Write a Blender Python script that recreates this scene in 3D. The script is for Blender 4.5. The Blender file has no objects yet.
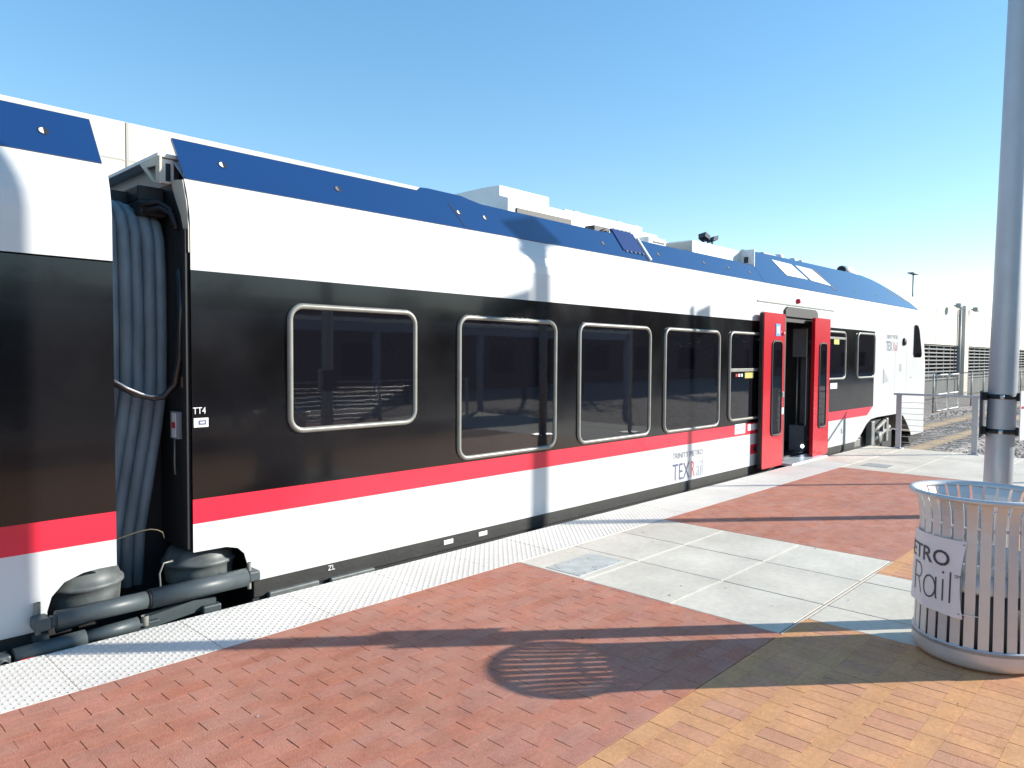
import bpy, bmesh, math, random
from mathutils import Vector, Matrix
random.seed(7)
C = bpy.context.scene.collection
R = math.radians
sc = bpy.context.scene

# ------------------------------------------------------------------ materials
def mat(name, col, rough=0.5, metal=0.0, coat=0.0, vary=0.0, vscale=6.0, bump=0.0, bscale=40.0, spec=0.5, rvary=0.0, stretch=None):
    m = bpy.data.materials.new(name); m.use_nodes = True
    nt = m.node_tree; b = nt.nodes['Principled BSDF']
    b.inputs['Base Color'].default_value = (*col, 1)
    b.inputs['Roughness'].default_value = rough
    b.inputs['Metallic'].default_value = metal
    b.inputs['Coat Weight'].default_value = coat
    b.inputs['Coat Roughness'].default_value = 0.03
    b.inputs['Specular IOR Level'].default_value = spec
    if vary or bump or rvary:
        tc = nt.nodes.new('ShaderNodeTexCoord')
        mp = nt.nodes.new('ShaderNodeMapping'); nt.links.new(tc.outputs['Object'], mp.inputs[0])
        if stretch: mp.inputs['Scale'].default_value = stretch
    if vary or rvary:
        n = nt.nodes.new('ShaderNodeTexNoise'); n.inputs['Scale'].default_value = vscale; n.inputs['Detail'].default_value = 6
        nt.links.new(mp.outputs[0], n.inputs['Vector'])
    if vary:
        mr = nt.nodes.new('ShaderNodeMapRange'); mr.inputs['From Min'].default_value = 0.3; mr.inputs['From Max'].default_value = 0.7
        mr.inputs['To Min'].default_value = 1 - vary; mr.inputs['To Max'].default_value = 1 + vary
        nt.links.new(n.outputs['Fac'], mr.inputs['Value'])
        mx = nt.nodes.new('ShaderNodeVectorMath'); mx.operation = 'SCALE'; mx.inputs[0].default_value = col
        nt.links.new(mr.outputs[0], mx.inputs['Scale']); nt.links.new(mx.outputs[0], b.inputs['Base Color'])
    if rvary:
        mr = nt.nodes.new('ShaderNodeMapRange'); mr.inputs['From Min'].default_value = 0.35; mr.inputs['From Max'].default_value = 0.7
        mr.inputs['To Min'].default_value = rough; mr.inputs['To Max'].default_value = rough + rvary
        nt.links.new(n.outputs['Fac'], mr.inputs['Value']); nt.links.new(mr.outputs[0], b.inputs['Roughness'])
    if bump:
        n2 = nt.nodes.new('ShaderNodeTexNoise'); n2.inputs['Scale'].default_value = bscale; n2.inputs['Detail'].default_value = 5
        nt.links.new(mp.outputs[0], n2.inputs['Vector'])
        bp = nt.nodes.new('ShaderNodeBump'); bp.inputs['Strength'].default_value = bump; bp.inputs['Distance'].default_value = 0.01
        nt.links.new(n2.outputs['Fac'], bp.inputs['Height']); nt.links.new(bp.outputs[0], b.inputs['Normal'])
    return m

M = {}
M['train_white'] = mat('white train paint', (.61, .615, .605), .32, coat=.35, vary=.03, vscale=2.5, bump=.02, bscale=1.3)
M['train_red'] = mat('red train paint', (.72, .022, .05), .32, coat=.3, vary=.05, vscale=3)
M['door_red'] = mat('red door paint', (.50, .006, .018), .26, coat=.35, vary=.03)
M['train_black'] = mat('black train paint', (.0058, .0052, .006), .09, coat=.15, vary=.3, vscale=1.6, bump=.02, bscale=.9, rvary=.10)
M['train_blue'] = mat('blue train paint', (.008, .038, .135), .22, coat=.5, vary=.04, vscale=2)
M['glass'] = mat('dark tinted glass', (.006, .006, .009), .025, spec=.72, bump=.11, bscale=.9)
M['frame'] = mat('grey window rubber frame', (.25, .245, .215), .4, metal=.2, vary=.1, vscale=10)
M['dark'] = mat('dark underframe paint', (.022, .022, .024), .55, vary=.3, vscale=9)
M['sill'] = mat('dark grey sill', (.028, .028, .026), .55, vary=.2, vscale=5, bump=.2, bscale=30)
M['black'] = mat('black rubber', (.012, .012, .013), .6, vary=.2)
M['bellow'] = mat('grey coated bellows fabric', (.19, .24, .275), .42, vary=.3, vscale=7, bump=.08, bscale=14, stretch=(1, 1, .35))
M['damper'] = mat('slate grey damper paint', (.055, .07, .076), .45, vary=.1, vscale=14)
M['cover'] = mat('grey moulded cover', (.11, .122, .12), .5, vary=.4, vscale=9)
M['beige'] = mat('white paint in shade', (.62, .55, .44), .5, vary=.08)  # beige tone stands in for white paint lying in shade
M['roof_white'] = mat('white roof equipment', (.78, .78, .76), .5, vary=.06, vscale=3)
M['steel'] = mat('brushed steel', (.55, .56, .57), .34, metal=.8, vary=.08, vscale=20)
M['rust'] = mat('rusted rail steel', (.24, .18, .115), .65, vary=.25, vscale=14)
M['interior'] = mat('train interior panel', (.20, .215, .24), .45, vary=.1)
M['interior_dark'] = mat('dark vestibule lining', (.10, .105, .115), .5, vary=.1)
M['threshold'] = mat('pale threshold plate', (.66, .68, .7), .35, metal=.3, vary=.06)
M['pole'] = mat('silver painted pole', (.42, .44, .47), .38, metal=.45, vary=.05, vscale=8)
M['can'] = mat('silver powder coated steel', (.60, .585, .575), .38, metal=.3, vary=.04, vscale=10)
M['liner'] = mat('grey plastic liner', (.15, .153, .157), .5, vary=.1)
M['paper'] = mat('white vinyl banner', (.76, .74, .75), .45, vary=.03)
M['ink'] = mat('dark grey ink', (.06, .06, .075), .5)
M['ink_blue'] = mat('slate blue lettering', (.10, .12, .2), .4)
M['ink_faint'] = mat('pale grey lettering', (.45, .47, .52), .4)
M['ink_mid'] = mat('slate lettering', (.16, .18, .24), .4)
M['ink_pink'] = mat('red lettering', (.65, .08, .1), .4)
M['label_white'] = mat('white sticker', (.8, .8, .8), .4)
M['label_blue'] = mat('blue sticker', (.1, .3, .65), .4)
M['label_yellow'] = mat('yellow sticker', (.5, .45, .12), .4)
M['label_red'] = mat('red sticker', (.6, .02, .03), .4)
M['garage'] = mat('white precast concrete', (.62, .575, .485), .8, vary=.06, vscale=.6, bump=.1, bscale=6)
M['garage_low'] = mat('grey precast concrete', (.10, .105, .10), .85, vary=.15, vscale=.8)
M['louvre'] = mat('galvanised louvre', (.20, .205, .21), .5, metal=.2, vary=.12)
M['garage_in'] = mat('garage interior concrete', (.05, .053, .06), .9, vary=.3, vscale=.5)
M['fixture'] = mat('grey light fixture', (.30, .31, .32), .5, vary=.05)
M['fixture_dark'] = mat('dark light fixture', (.03, .04, .07), .5)
M['lens'] = mat('lamp lens', (.55, .55, .52), .25)
M['fence'] = mat('galvanised fence', (.15, .16, .16), .5, metal=.4, vary=.1)
M['brick_walk'] = mat('walkway red brick', (.40, .19, .14), .85, vary=.15, vscale=4)
M['brick_far'] = mat('far red brick', (.13, .06, .045), .85, vary=.3, vscale=8)
M['bark'] = mat('bark', (.10, .075, .055), .9, vary=.3, vscale=12, bump=.5, bscale=20)
M['leaf'] = mat('leaf', (.05, .08, .03), .7, vary=.4, vscale=1.5)
M['wood'] = mat('weathered sleeper', (.20, .17, .14), .9, vary=.25, vscale=12, stretch=(1, .1, 1))
M['grey_cover'] = mat('grey utility cover', (.36, .38, .36), .7, vary=.12, vscale=18)
M['seal'] = mat('white joint sealant', (.64, .62, .54), .7, vary=.08, vscale=20)
M['slab_side'] = mat('grey slab concrete', (.36, .35, .33), .85, vary=.12, vscale=4)
M['hose'] = mat('black rubber hose', (.02, .02, .022), .22, coat=.4)

def emit(name, col, s):
    m = bpy.data.materials.new(name); m.use_nodes = True
    b = m.node_tree.nodes['Principled BSDF']
    b.inputs['Base Color'].default_value = (*col, 1)
    b.inputs['Emission Color'].default_value = (*col, 1); b.inputs['Emission Strength'].default_value = s
    return m
M['led'] = emit('lit white led', (.75, .85, 1), 6)

def tone_mat(name, cols, rough, noise_scale, noise_amt, bump, dust=None):
    """surface whose colour runs through a ramp by each unit's own tone"""
    m = bpy.data.materials.new(name); m.use_nodes = True
    nt = m.node_tree; b = nt.nodes['Principled BSDF']; b.inputs['Roughness'].default_value = rough
    b.inputs['Specular IOR Level'].default_value = .35
    at = nt.nodes.new('ShaderNodeAttribute'); at.attribute_name = 'tone'
    cr = nt.nodes.new('ShaderNodeValToRGB'); cr.color_ramp.elements.remove(cr.color_ramp.elements[1])
    for i, c in enumerate(cols):
        e = cr.color_ramp.elements[0] if i == 0 else cr.color_ramp.elements.new(i / (len(cols) - 1))
        e.position = i / (len(cols) - 1); e.color = (*c, 1)
    nt.links.new(at.outputs['Fac'], cr.inputs[0])
    tc = nt.nodes.new('ShaderNodeTexCoord')
    val = None
    for s, a in ((noise_scale, noise_amt), (noise_scale * 9, noise_amt * .9), (1.1, .07), (.45, .07)):
        n = nt.nodes.new('ShaderNodeTexNoise'); n.inputs['Scale'].default_value = s; n.inputs['Detail'].default_value = 6
        nt.links.new(tc.outputs['Object'], n.inputs['Vector'])
        mr = nt.nodes.new('ShaderNodeMapRange'); mr.inputs['From Min'].default_value = .3; mr.inputs['From Max'].default_value = .7
        mr.inputs['To Min'].default_value = 1 - a; mr.inputs['To Max'].default_value = 1 + a
        nt.links.new(n.outputs['Fac'], mr.inputs['Value'])
        if val is None: val = mr.outputs[0]
        else:
            mm = nt.nodes.new('ShaderNodeMath'); mm.operation = 'MULTIPLY'
            nt.links.new(val, mm.inputs[0]); nt.links.new(mr.outputs[0], mm.inputs[1]); val = mm.outputs[0]
    sc_ = nt.nodes.new('ShaderNodeVectorMath'); sc_.operation = 'SCALE'
    nt.links.new(cr.outputs[0], sc_.inputs[0]); nt.links.new(val, sc_.inputs['Scale'])
    out = sc_.outputs[0]
    if dust:   # sand and dirt swept over the pavers
        mp = nt.nodes.new('ShaderNodeMapping'); mp.inputs['Scale'].default_value = (2.2, 5.5, 1); nt.links.new(tc.outputs['Object'], mp.inputs[0])
        nd = nt.nodes.new('ShaderNodeTexNoise'); nd.inputs['Scale'].default_value = 1.3; nd.inputs['Detail'].default_value = 8; nd.inputs['Roughness'].default_value = .65
        nt.links.new(mp.outputs[0], nd.inputs['Vector'])
        md = nt.nodes.new('ShaderNodeMapRange'); md.inputs['From Min'].default_value = .42; md.inputs['From Max'].default_value = .72; md.inputs['To Max'].default_value = .6
        nt.links.new(nd.outputs['Fac'], md.inputs['Value'])
        mxd = nt.nodes.new('ShaderNodeMix'); mxd.data_type = 'RGBA'
        nt.links.new(md.outputs[0], mxd.inputs[0]); nt.links.new(out, mxd.inputs[6]); mxd.inputs[7].default_value = (*dust, 1)
        out = mxd.outputs[2]
    nt.links.new(out, b.inputs['Base Color'])
    n2 = nt.nodes.new('ShaderNodeTexNoise'); n2.inputs['Scale'].default_value = 120; n2.inputs['Detail'].default_value = 4
    nt.links.new(tc.outputs['Object'], n2.inputs['Vector'])
    bp = nt.nodes.new('ShaderNodeBump'); bp.inputs['Strength'].default_value = bump; bp.inputs['Distance'].default_value = .004
    nt.links.new(n2.outputs['Fac'], bp.inputs['Height']); nt.links.new(bp.outputs[0], b.inputs['Normal'])
    return m
M['brick_red'] = tone_mat('red clay paver', [(0.464, 0.170, 0.104), (0.494, 0.193, 0.122), (0.474, 0.189, 0.132), (0.489, 0.216, 0.152), (0.500, 0.184, 0.106)], .8, 5, .14, .5, dust=(0.515, 0.276, 0.196))
M['brick_tan'] = tone_mat('tan clay paver', [(0.637, 0.306, 0.140), (0.659, 0.320, 0.149), (0.626, 0.291, 0.144), (0.599, 0.276, 0.153), (0.594, 0.291, 0.180)], .8, 5, .14, .5, dust=(0.637, 0.335, 0.194))
M['brick_yellow'] = tone_mat('yellow clay paver', [(0.648, 0.315, 0.135), (0.670, 0.330, 0.144), (0.637, 0.301, 0.131)], .8, 5, .14, .5, dust=(0.648, 0.344, 0.184))
M['concrete'] = tone_mat('pale broom concrete', [(0.639, 0.581, 0.478), (0.668, 0.610, 0.506), (0.683, 0.624, 0.520)], .85, 2.2, .07, .3)
M['tactile'] = tone_mat('white tactile tile', [(.77, .725, .64), (.80, .755, .67)], .6, 3, .05, .2)
M['sand'] = mat('joint sand', (.26, .135, .085), .95, vary=.4, vscale=9)

def ballast_mat():
    m = bpy.data.materials.new('railway ballast'); m.use_nodes = True
    nt = m.node_tree; b = nt.nodes['Principled BSDF']; b.inputs['Roughness'].default_value = .9
    tc = nt.nodes.new('ShaderNodeTexCoord')
    v = nt.nodes.new('ShaderNodeTexVoronoi'); v.inputs['Scale'].default_value = 11
    nt.links.new(tc.outputs['Object'], v.inputs['Vector'])
    cr = nt.nodes.new('ShaderNodeValToRGB')
    e = cr.color_ramp.elements; e[0].color = (.22, .18, .15, 1); e[1].color = (.58, .50, .43, 1)
    k = e.new(.5); k.color = (.40, .33, .28, 1)
    sp = nt.nodes.new('ShaderNodeSeparateColor'); nt.links.new(v.outputs['Color'], sp.inputs[0])
    nt.links.new(sp.outputs[0], cr.inputs[0]); nt.links.new(cr.outputs[0], b.inputs['Base Color'])
    bp = nt.nodes.new('ShaderNodeBump'); bp.inputs['Strength'].default_value = 1; bp.inputs['Distance'].default_value = .05; bp.invert = True
    nt.links.new(v.outputs['Distance'], bp.inputs['Height']); nt.links.new(bp.outputs[0], b.inputs['Normal'])
    return m
M['ballast'] = ballast_mat()

# ------------------------------------------------------------------ mesh builder
class MB:
    def __init__(s): s.v = []; s.f = []; s.m = []; s.t = []; s.sm = []
    def add(s, vs, fs, mi=0, tone=0.0, smooth=False):
        o = len(s.v); s.v += [tuple(p) for p in vs]
        for f in fs: s.f.append([i + o for i in f]); s.m.append(mi); s.t.append(tone); s.sm.append(smooth)
        return s
    def box(s, x0, x1, y0, y1, z0, z1, mi=0, ch=0.0, tone=0.0):
        if ch <= 0:
            vs = [(x, y, z) for z in (z0, z1) for y in (y0, y1) for x in (x0, x1)]
            return s.add(vs, [(0, 2, 3, 1), (4, 5, 7, 6), (0, 1, 5, 4), (2, 6, 7, 3), (0, 4, 6, 2), (1, 3, 7, 5)], mi, tone)
        bm = bmesh.new(); bmesh.ops.create_cube(bm, size=1)
        for v in bm.verts: v.co = Vector(((x0 + x1) / 2 + v.co.x * (x1 - x0), (y0 + y1) / 2 + v.co.y * (y1 - y0), (z0 + z1) / 2 + v.co.z * (z1 - z0)))
        bmesh.ops.bevel(bm, geom=bm.edges[:], offset=ch, segments=2, affect='EDGES', profile=.5)
        bm.verts.index_update()
        s.add([v.co[:] for v in bm.verts], [[v.index for v in f.verts] for f in bm.faces], mi, tone); bm.free(); return s
    def tube(s, path, r, n=12, mi=0, caps=True, closed=False, smooth=True):
        P = [Vector(p) for p in path]; N = len(P)
        rs = r if isinstance(r, (list, tuple)) else [r] * N
        base = len(s.v); up = None
        for i, p in enumerate(P):
            if closed: d = (P[(i + 1) % N] - P[i - 1])
            else: d = P[min(i + 1, N - 1)] - P[max(i - 1, 0)]
            d.normalize()
            if up is None:
                a = Vector((0, 0, 1)) if abs(d.z) < .9 else Vector((1, 0, 0))
                up = (a - d * a.dot(d)).normalized()
            else: up = (up - d * up.dot(d)).normalized()
            q = d.cross(up)
            for k in range(n):
                t = 2 * math.pi * k / n
                s.v.append(tuple(p + (up * math.cos(t) + q * math.sin(t)) * rs[i]))
        rng = range(N) if closed else range(N - 1)
        for i in rng:
            j = (i + 1) % N
            for k in range(n):
                k2 = (k + 1) % n
                s.f.append([base + i * n + k, base + i * n + k2, base + j * n + k2, base + j * n + k]); s.m.append(mi); s.t.append(0); s.sm.append(smooth)
        if caps and not closed:
            for i in (0, N - 1):
                s.f.append([base + i * n + k for k in range(n)][::(-1 if i == 0 else 1)]); s.m.append(mi); s.t.append(0); s.sm.append(False)
        return s
    def lathe(s, prof, c, axis='z', n=24, mi=0, a0=0, a1=2 * math.pi, smooth=True):
        full = abs(a1 - a0 - 2 * math.pi) < 1e-6; k = n if full else n + 1; base = len(s.v)
        for r, h in prof:
            for i in range(k):
                t = a0 + (a1 - a0) * i / n
                if axis == 'z': p = (c[0] + r * math.cos(t), c[1] + r * math.sin(t), c[2] + h)
                elif axis == 'y': p = (c[0] + r * math.cos(t), c[1] + h, c[2] + r * math.sin(t))
                else: p = (c[0] + h, c[1] + r * math.cos(t), c[2] + r * math.sin(t))
                s.v.append(p)
        for j in range(len(prof) - 1):
            for i in range(n):
                i2 = (i + 1) % k
                s.f.append([base + j * k + i, base + j * k + i2, base + (j + 1) * k + i2, base + (j + 1) * k + i]); s.m.append(mi); s.t.append(0); s.sm.append(smooth)
        return s
    def xz(s, pts, y0, y1, mi=0, tone=0.0):
        """polygon in x,z given thickness from y0 (front) to y1"""
        n = len(pts); vs = [(x, y0, z) for x, z in pts] + [(x, y1, z) for x, z in pts]
        fs = [list(range(n)), list(range(2 * n - 1, n - 1, -1))] + [[i, i + n, (i + 1) % n + n, (i + 1) % n] for i in range(n)]
        return s.add(vs, fs, mi, tone)
    def build(s, name, mats, parent=None, org=(0, 0, 0), fix=True, tone=False):
        me = bpy.data.meshes.new(name)
        me.from_pydata([(x - org[0], y - org[1], z - org[2]) for x, y, z in s.v], [], s.f)
        mats = mats if isinstance(mats, (list, tuple)) else [mats]
        for m in mats: me.materials.append(m)
        me.polygons.foreach_set('material_index', s.m); me.polygons.foreach_set('use_smooth', s.sm)
        if tone:
            a = me.attributes.new('tone', 'FLOAT', 'FACE'); a.data.foreach_set('value', s.t)
        me.update()
        if fix:
            bm = bmesh.new(); bm.from_mesh(me); bmesh.ops.recalc_face_normals(bm, faces=bm.faces[:]); bm.to_mesh(me); bm.free()
        o = bpy.data.objects.new(name, me); C.objects.link(o)
        if parent: o.parent = parent
        else: o.location = org
        return o

def tag(o, label=None, cat=None, group=None, kind=None):
    if label: o['label'] = label
    if cat: o['category'] = cat
    if group: o['group'] = group
    if kind: o['kind'] = kind
    return o
def empty(name, loc, label, cat, group=None):
    o = bpy.data.objects.new(name, None); C.objects.link(o); o.location = loc; o.empty_display_size = .2
    return tag(o, label, cat, group)
def copy_tree(o, loc):
    c = o.copy(); C.objects.link(c); c.location = loc
    for ch in o.children:
        d = ch.copy(); C.objects.link(d); d.parent = c
        for g in ch.children:
            e = g.copy(); C.objects.link(e); e.parent = d
    return c
def rrect(x0, x1, z0, z1, r, n=6):
    out = []
    for cx, cz, a in ((x1 - r, z1 - r, 0), (x0 + r, z1 - r, 90), (x0 + r, z0 + r, 180), (x1 - r, z0 + r, 270)):
        for k in range(n + 1):
            t = R(a + 90 * k / n); out.append((cx + r * math.cos(t), cz + r * math.sin(t)))
    return out
def text_mesh(txt, size, fn, name, material, parent, org, sx=1.0, offset=0.0, thick=0.0, space=1.0, align='LEFT'):
    cu = bpy.data.curves.new(name, 'FONT'); cu.body = txt; cu.size = size; cu.offset = offset; cu.space_character = space
    cu.align_x = align; cu.resolution_u = 3
    o = bpy.data.objects.new(name, cu); C.objects.link(o)
    dg = bpy.context.evaluated_depsgraph_get()
    me = bpy.data.meshes.new_from_object(o.evaluated_get(dg))
    bpy.data.objects.remove(o); bpy.data.curves.remove(cu)
    bm = bmesh.new(); bm.from_mesh(me); bmesh.ops.triangulate(bm, faces=bm.faces[:]);  bm.to_mesh(me); bm.free()
    for v in me.vertices:
        p = fn(v.co.x * sx, v.co.y); v.co = (p[0] - org[0], p[1] - org[1], p[2] - org[2])
    me.materials.clear(); me.materials.append(material)
    q = bpy.data.objects.new(name, me); C.objects.link(q); q.parent = parent
    return q

# ------------------------------------------------------------------ ground and platform
TOPZ = 0.0
g = MB(); g.add([(-220, -220, -.85), (420, -220, -.85), (420, 300, -.85), (-220, 300, -.85)], [(0, 1, 2, 3)])
tag(g.build('ballast_ground', M['ballast']), kind='structure')
p = MB(); p.box(-16, 14.72, -6.2, 4.545, -1.0, -.016)
tag(p.build('platform', M['slab_side']), kind='structure')
sd = MB(); sd.box(-16, 11.43, -6.2, 3.935, -.016, -.0045)
tag(sd.build('paving_bed', M['sand']), kind='structure')

def brick(mb, x0, x1, y0, y1, tone, mi=0):
    gp = random.choice((.0004, .0006, .0009, .0014, .0019)); c = .0012
    z = random.uniform(-.0004, .0004)
    tx = random.uniform(-.0005, .0005); ty = random.uniform(-.0002, .0002)
    x0 += gp + (random.uniform(0, .0018) if random.random() < .5 else 0); x1 -= gp; y0 += .0004; y1 -= .0004
    def zz(x, y, d): return z + d + (tx if x > (x0 + x1) / 2 else -tx) + (ty if y > (y0 + y1) / 2 else -ty)
    cy = .0002
    a = [(x0 + c, y0 + cy), (x1 - c, y0 + cy), (x1 - c, y1 - cy), (x0 + c, y1 - cy)]
    b = [(x0, y0), (x1, y0), (x1, y1), (x0, y1)]
    vs = [(x, y, zz(x, y, 0)) for x, y in a] + [(x, y, zz(x, y, -.0012)) for x, y in b] + [(x, y, -.012) for x, y in b]
    fs = [(0, 1, 2, 3)]
    for i in range(4):
        j = (i + 1) % 4
        fs += [(4 + i, 4 + j, j, i), (8 + i, 8 + j, 4 + j, 4 + i)]
    mb.add(vs, fs, mi, tone)
def red_field(mb, X0, X1, Y0, Y1):
    n = round((Y1 - Y0) / .1015); h = (Y1 - Y0) / n
    for j in range(n):
        y = Y0 + j * h; x = X0 - (.1015 if j % 2 else 0) - random.uniform(0, .02)
        while x < X1 - .01:
            l = .203
            a, b = max(x, X0), min(x + l, X1)
            if b - a > .02: brick(mb, a, b, y, y + h, random.random())
            x += l
rb = MB()
red_field(rb, -3.0, 4.235, 1.78, 3.935)
red_field(rb, 6.41, 11.43, 1.78, 3.935)
tag(rb.build('red_brick_paving', M['brick_red'], tone=True, fix=False), kind='structure')
tb = MB()
def tan_field(mb, X0, X1, Y0, Y1):
    y = Y1; k = 0
    while y > Y0:
        if k % 2 == 0:
            x = X0 - random.uniform(0, .2)
            while x < X1 - .01:
                a, b = max(x, X0), min(x + .203, X1)
                if b - a > .02: brick(mb, a, b, y - .1015, y, random.random(), 1)
                x += .203
            y -= .1015
        else:
            x = X0 - random.uniform(0, .1)
            while x < X1 - .01:
                a, b = max(x, X0), min(x + .1015, X1)
                if b - a > .02: brick(mb, a, b, y - .203, y, random.random() ** 1.4, 0)
                x += .1015
            y -= .203
        k += 1
tan_field(tb, -3.0, 4.60, -2.2, 1.775)
tan_field(tb, 5.96, 11.43, -1.2, 1.775)
tan_field(tb, 4.60, 5.96, -1.2, .02)
tag(tb.build('tan_brick_paving', [M['brick_tan'], M['brick_yellow']], tone=True, fix=False), kind='structure')

cp = MB(); sl = MB()
def slab(x0, x1, y0, y1, gx=.005, gy=.004):
    cp.box(x0 + gx, x1 - gx, y0 + gy, y1 - gy, -.012, random.uniform(-.001, .001), 0, .003, random.random())
xs = [4.235, 4.945, 5.66, 6.41]; ys = [1.785, 2.53, 3.26, 3.935]
for i in range(3):
    for j in range(3): slab(xs[i], xs[i + 1], ys[j], ys[j + 1], gy=.010)
xs2 = [4.60, 4.945, 5.66, 5.96]
for i in range(3):
    y = 1.77
    for j in range(2): slab(xs2[i], xs2[i + 1], y - .875, y, gy=.008); y -= .875
xs3 = [11.43, 12.62, 13.7, 14.72]
for i in range(3):
    for (a, b) in ((-6.2, -4), (-4, -2), (-2, 0), (0, 1.05), (1.05, 2.1), (2.1, 3.1), (3.1, 3.935)): slab(xs3[i], xs3[i + 1], a, b)
for a, b in ((11.90, 13.0), (13.0, 13.95), (13.95, 14.72)): slab(a, b, 3.94, 4.545)
tag(cp.build('concrete_paving', M['concrete'], tone=True), kind='structure')
for y in (2.53, 3.26): sl.box(4.24, 6.405, y - .006, y + .006, -.012, -.001, ch=0)
sl.box(4.24, 6.405, 1.770, 1.784, -.012, -.0005)
tag(sl.build('joint_sealant', M['seal']), kind='structure')
pl = MB(); pl.box(-16, 11.43, -6.2, -2.2, -.008, -.001)
tag(pl.build('brick_walkway', M['brick_walk']), kind='structure')
# flush covers let into the concrete
u = MB(); u.box(11.84, 12.2, 3.40, 3.78, -.01, .004, ch=.002)
tag(u.build('utility_cover', M['grey_cover']), 'grey flush utility cover in the far concrete paving', 'cover')
u = MB(); u.box(4.28, 4.86, 3.34, 3.68, -.01, .0035, ch=.002)
for k in range(14):
    x = 4.3 + .54 * random.random() ** 2; y = random.uniform(3.35, 3.42) if k % 3 else random.uniform(3.36, 3.66)
    u.lathe([(.0, .006), (.004, .005), (.006, .003)], (x, y, 0), n=7, mi=1)
M['wet'] = mat('grey patched cement', (.54, .545, .50), .7, vary=.16, vscale=9)
tag(u.build('cement_patch', [M['wet'], M['dark']]), 'blue grey cement patch in the near concrete slabs beside the tactile strip', 'patch')

db = MB()
for k in range(70):
    x = random.uniform(.6, 9); y = random.uniform(.3, 3.85); r_ = random.uniform(.003, .009); n_ = 7
    db.add([(x + r_ * random.uniform(.6, 1.3) * math.cos(6.283 * i / n_), y + r_ * random.uniform(.6, 1.3) * math.sin(6.283 * i / n_), .0022) for i in range(n_)] + [(x, y, .0022 + r_ * .4)], [(i, (i + 1) % n_, n_) for i in range(n_)], k % 2)
tag(db.build('paving_grit', [M['dark'], M['grey_cover']], fix=False), kind='stuff')
# tactile strip: tiles with truncated domes
tt = MB()
x = 1.095 - .72 * 6
while x < 11.88:
    t = random.random(); z = random.uniform(-.001, .001)
    tt.box(x + .0025, x + .7175, 3.938, 4.548, -.014, z, 0, 0, t)
    if x > -1.6:
        for j in range(22):
            for i in range(13):
                cx = x + .014 + i * .0554 + (.0277 if j % 2 else 0); cy = 3.938 + .014 + j * .0277
                o = 9 if x < 4 else 6
                vs = [(cx + (.0095) * math.cos(2 * math.pi * k / o), cy + .0095 * math.sin(2 * math.pi * k / o), z) for k in range(o)] + \
                     [(cx + .006 * math.cos(2 * math.pi * k / o), cy + .006 * math.sin(2 * math.pi * k / o), z + .0034) for k in range(o)]
                tt.add(vs, [[k, (k + 1) % o, (k + 1) % o + o, k + o] for k in range(o)] + [[k + o for k in range(o)]], 0, t)
    x += .72
tag(tt.build('tactile_strip', M['tactile'], tone=True, fix=False), kind='structure')

# ------------------------------------------------------------------ train
TO = (9.0, 6.13, -.61)
train = empty('commuter_train', TO, 'long white, black and red commuter train with blue roof edge and open red doors', 'train')
def part(mb, name, mats, parent=None, **k): return mb.build(name, mats, parent or train, TO, **k)
YF = 4.72; YC = 6.13
PROF = [(4.72, 2.19), (4.72, 2.46), (4.727, 2.54), (4.745, 2.62), (4.772, 2.70), (4.81, 2.785)]
def mir(y): return 2 * YC - y
WHITE, RED, BLACK = 0, 1, 2
def skin(mb, x0, x1, zlo, zhi, mi, t=.02):
    mb.add([(x0, YF, zlo), (x1, YF, zlo), (x1, YF, zhi), (x0, YF, zhi)], [(0, 1, 2, 3)], mi)
def shoulder(mb, x0, x1):
    for i in range(len(PROF) - 1):
        (ya, za), (yb, zb) = PROF[i], PROF[i + 1]
        mb.add([(x0, ya, za), (x1, ya, za), (x1, yb, zb), (x0, yb, zb)], [(0, 1, 2, 3)], WHITE, 0, True)
def far_side(mb, x0, x1):
    pr = [(4.72, .08)] + PROF + [(5.0, 2.93)]
    for i in range(len(pr) - 1):
        (ya, za), (yb, zb) = pr[i], pr[i + 1]
        mb.add([(x0, mir(ya), za), (x1, mir(ya), za), (x1, mir(yb), zb), (x0, mir(yb), zb)], [(3, 2, 1, 0)], WHITE)
    mb.add([(x0, 5.0, 2.93), (x1, 5.0, 2.93), (x1, mir(5.0), 2.93), (x0, mir(5.0), 2.93)], [(0, 1, 2, 3)], WHITE)
    mb.add([(x0, 4.81, 2.785), (x1, 4.81, 2.785), (x1, 5.0, 2.93), (x0, 5.0, 2.93)], [(0, 1, 2, 3)], WHITE)
XL = 1.98; XD0, XD1 = 11.09, 12.39; XN = 17.6
# --- second car (centre of the picture)
b = MB()
arch_l = [(XL, .545), (XL, .36), (2.20, .357), (2.28, .335), (2.325, .29), (2.345, .22), (2.353, .08)]
ar = [(14.47, .08), (14.76, .20), (15.05, .37), (15.30, .455), (15.70, .475), (16.98, .475), (17.45, .41), (17.72, .25), (18.02, .02), (18.10, -.07)]
n = arch_l + [(XD0, .08), (XD0, .545)]
b.add([(x, YF, z) for x, z in n], [list(range(len(n)))], WHITE)
n = [(XD1, .545), (XD1, .08)] + ar + [(18.9, -.07), (18.9, .545)]
b.add([(x, YF, z) for x, z in n], [list(range(len(n)))], WHITE)
skin(b, XL, XD0, .545, .705, RED)
n = [(XD1, .545), (15.08, .545), (15.40, .705), (XD1, .705)]
b.add([(x, YF, z) for x, z in n], [(0, 1, 2, 3)], RED)
n = [(15.08, .545), (18.9, .545), (18.9, .705), (15.40, .705)]
b.add([(x, YF, z) for x, z in n], [(0, 1, 2, 3)], WHITE)
skin(b, XL, XD0, .705, 2.19, BLACK); skin(b, XD1, 15.43, .705, 2.19, BLACK); skin(b, 15.43, 18.0, .705, 2.19, WHITE)
skin(b, 18.0, 18.9, .705, 1.45, WHITE)
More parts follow.
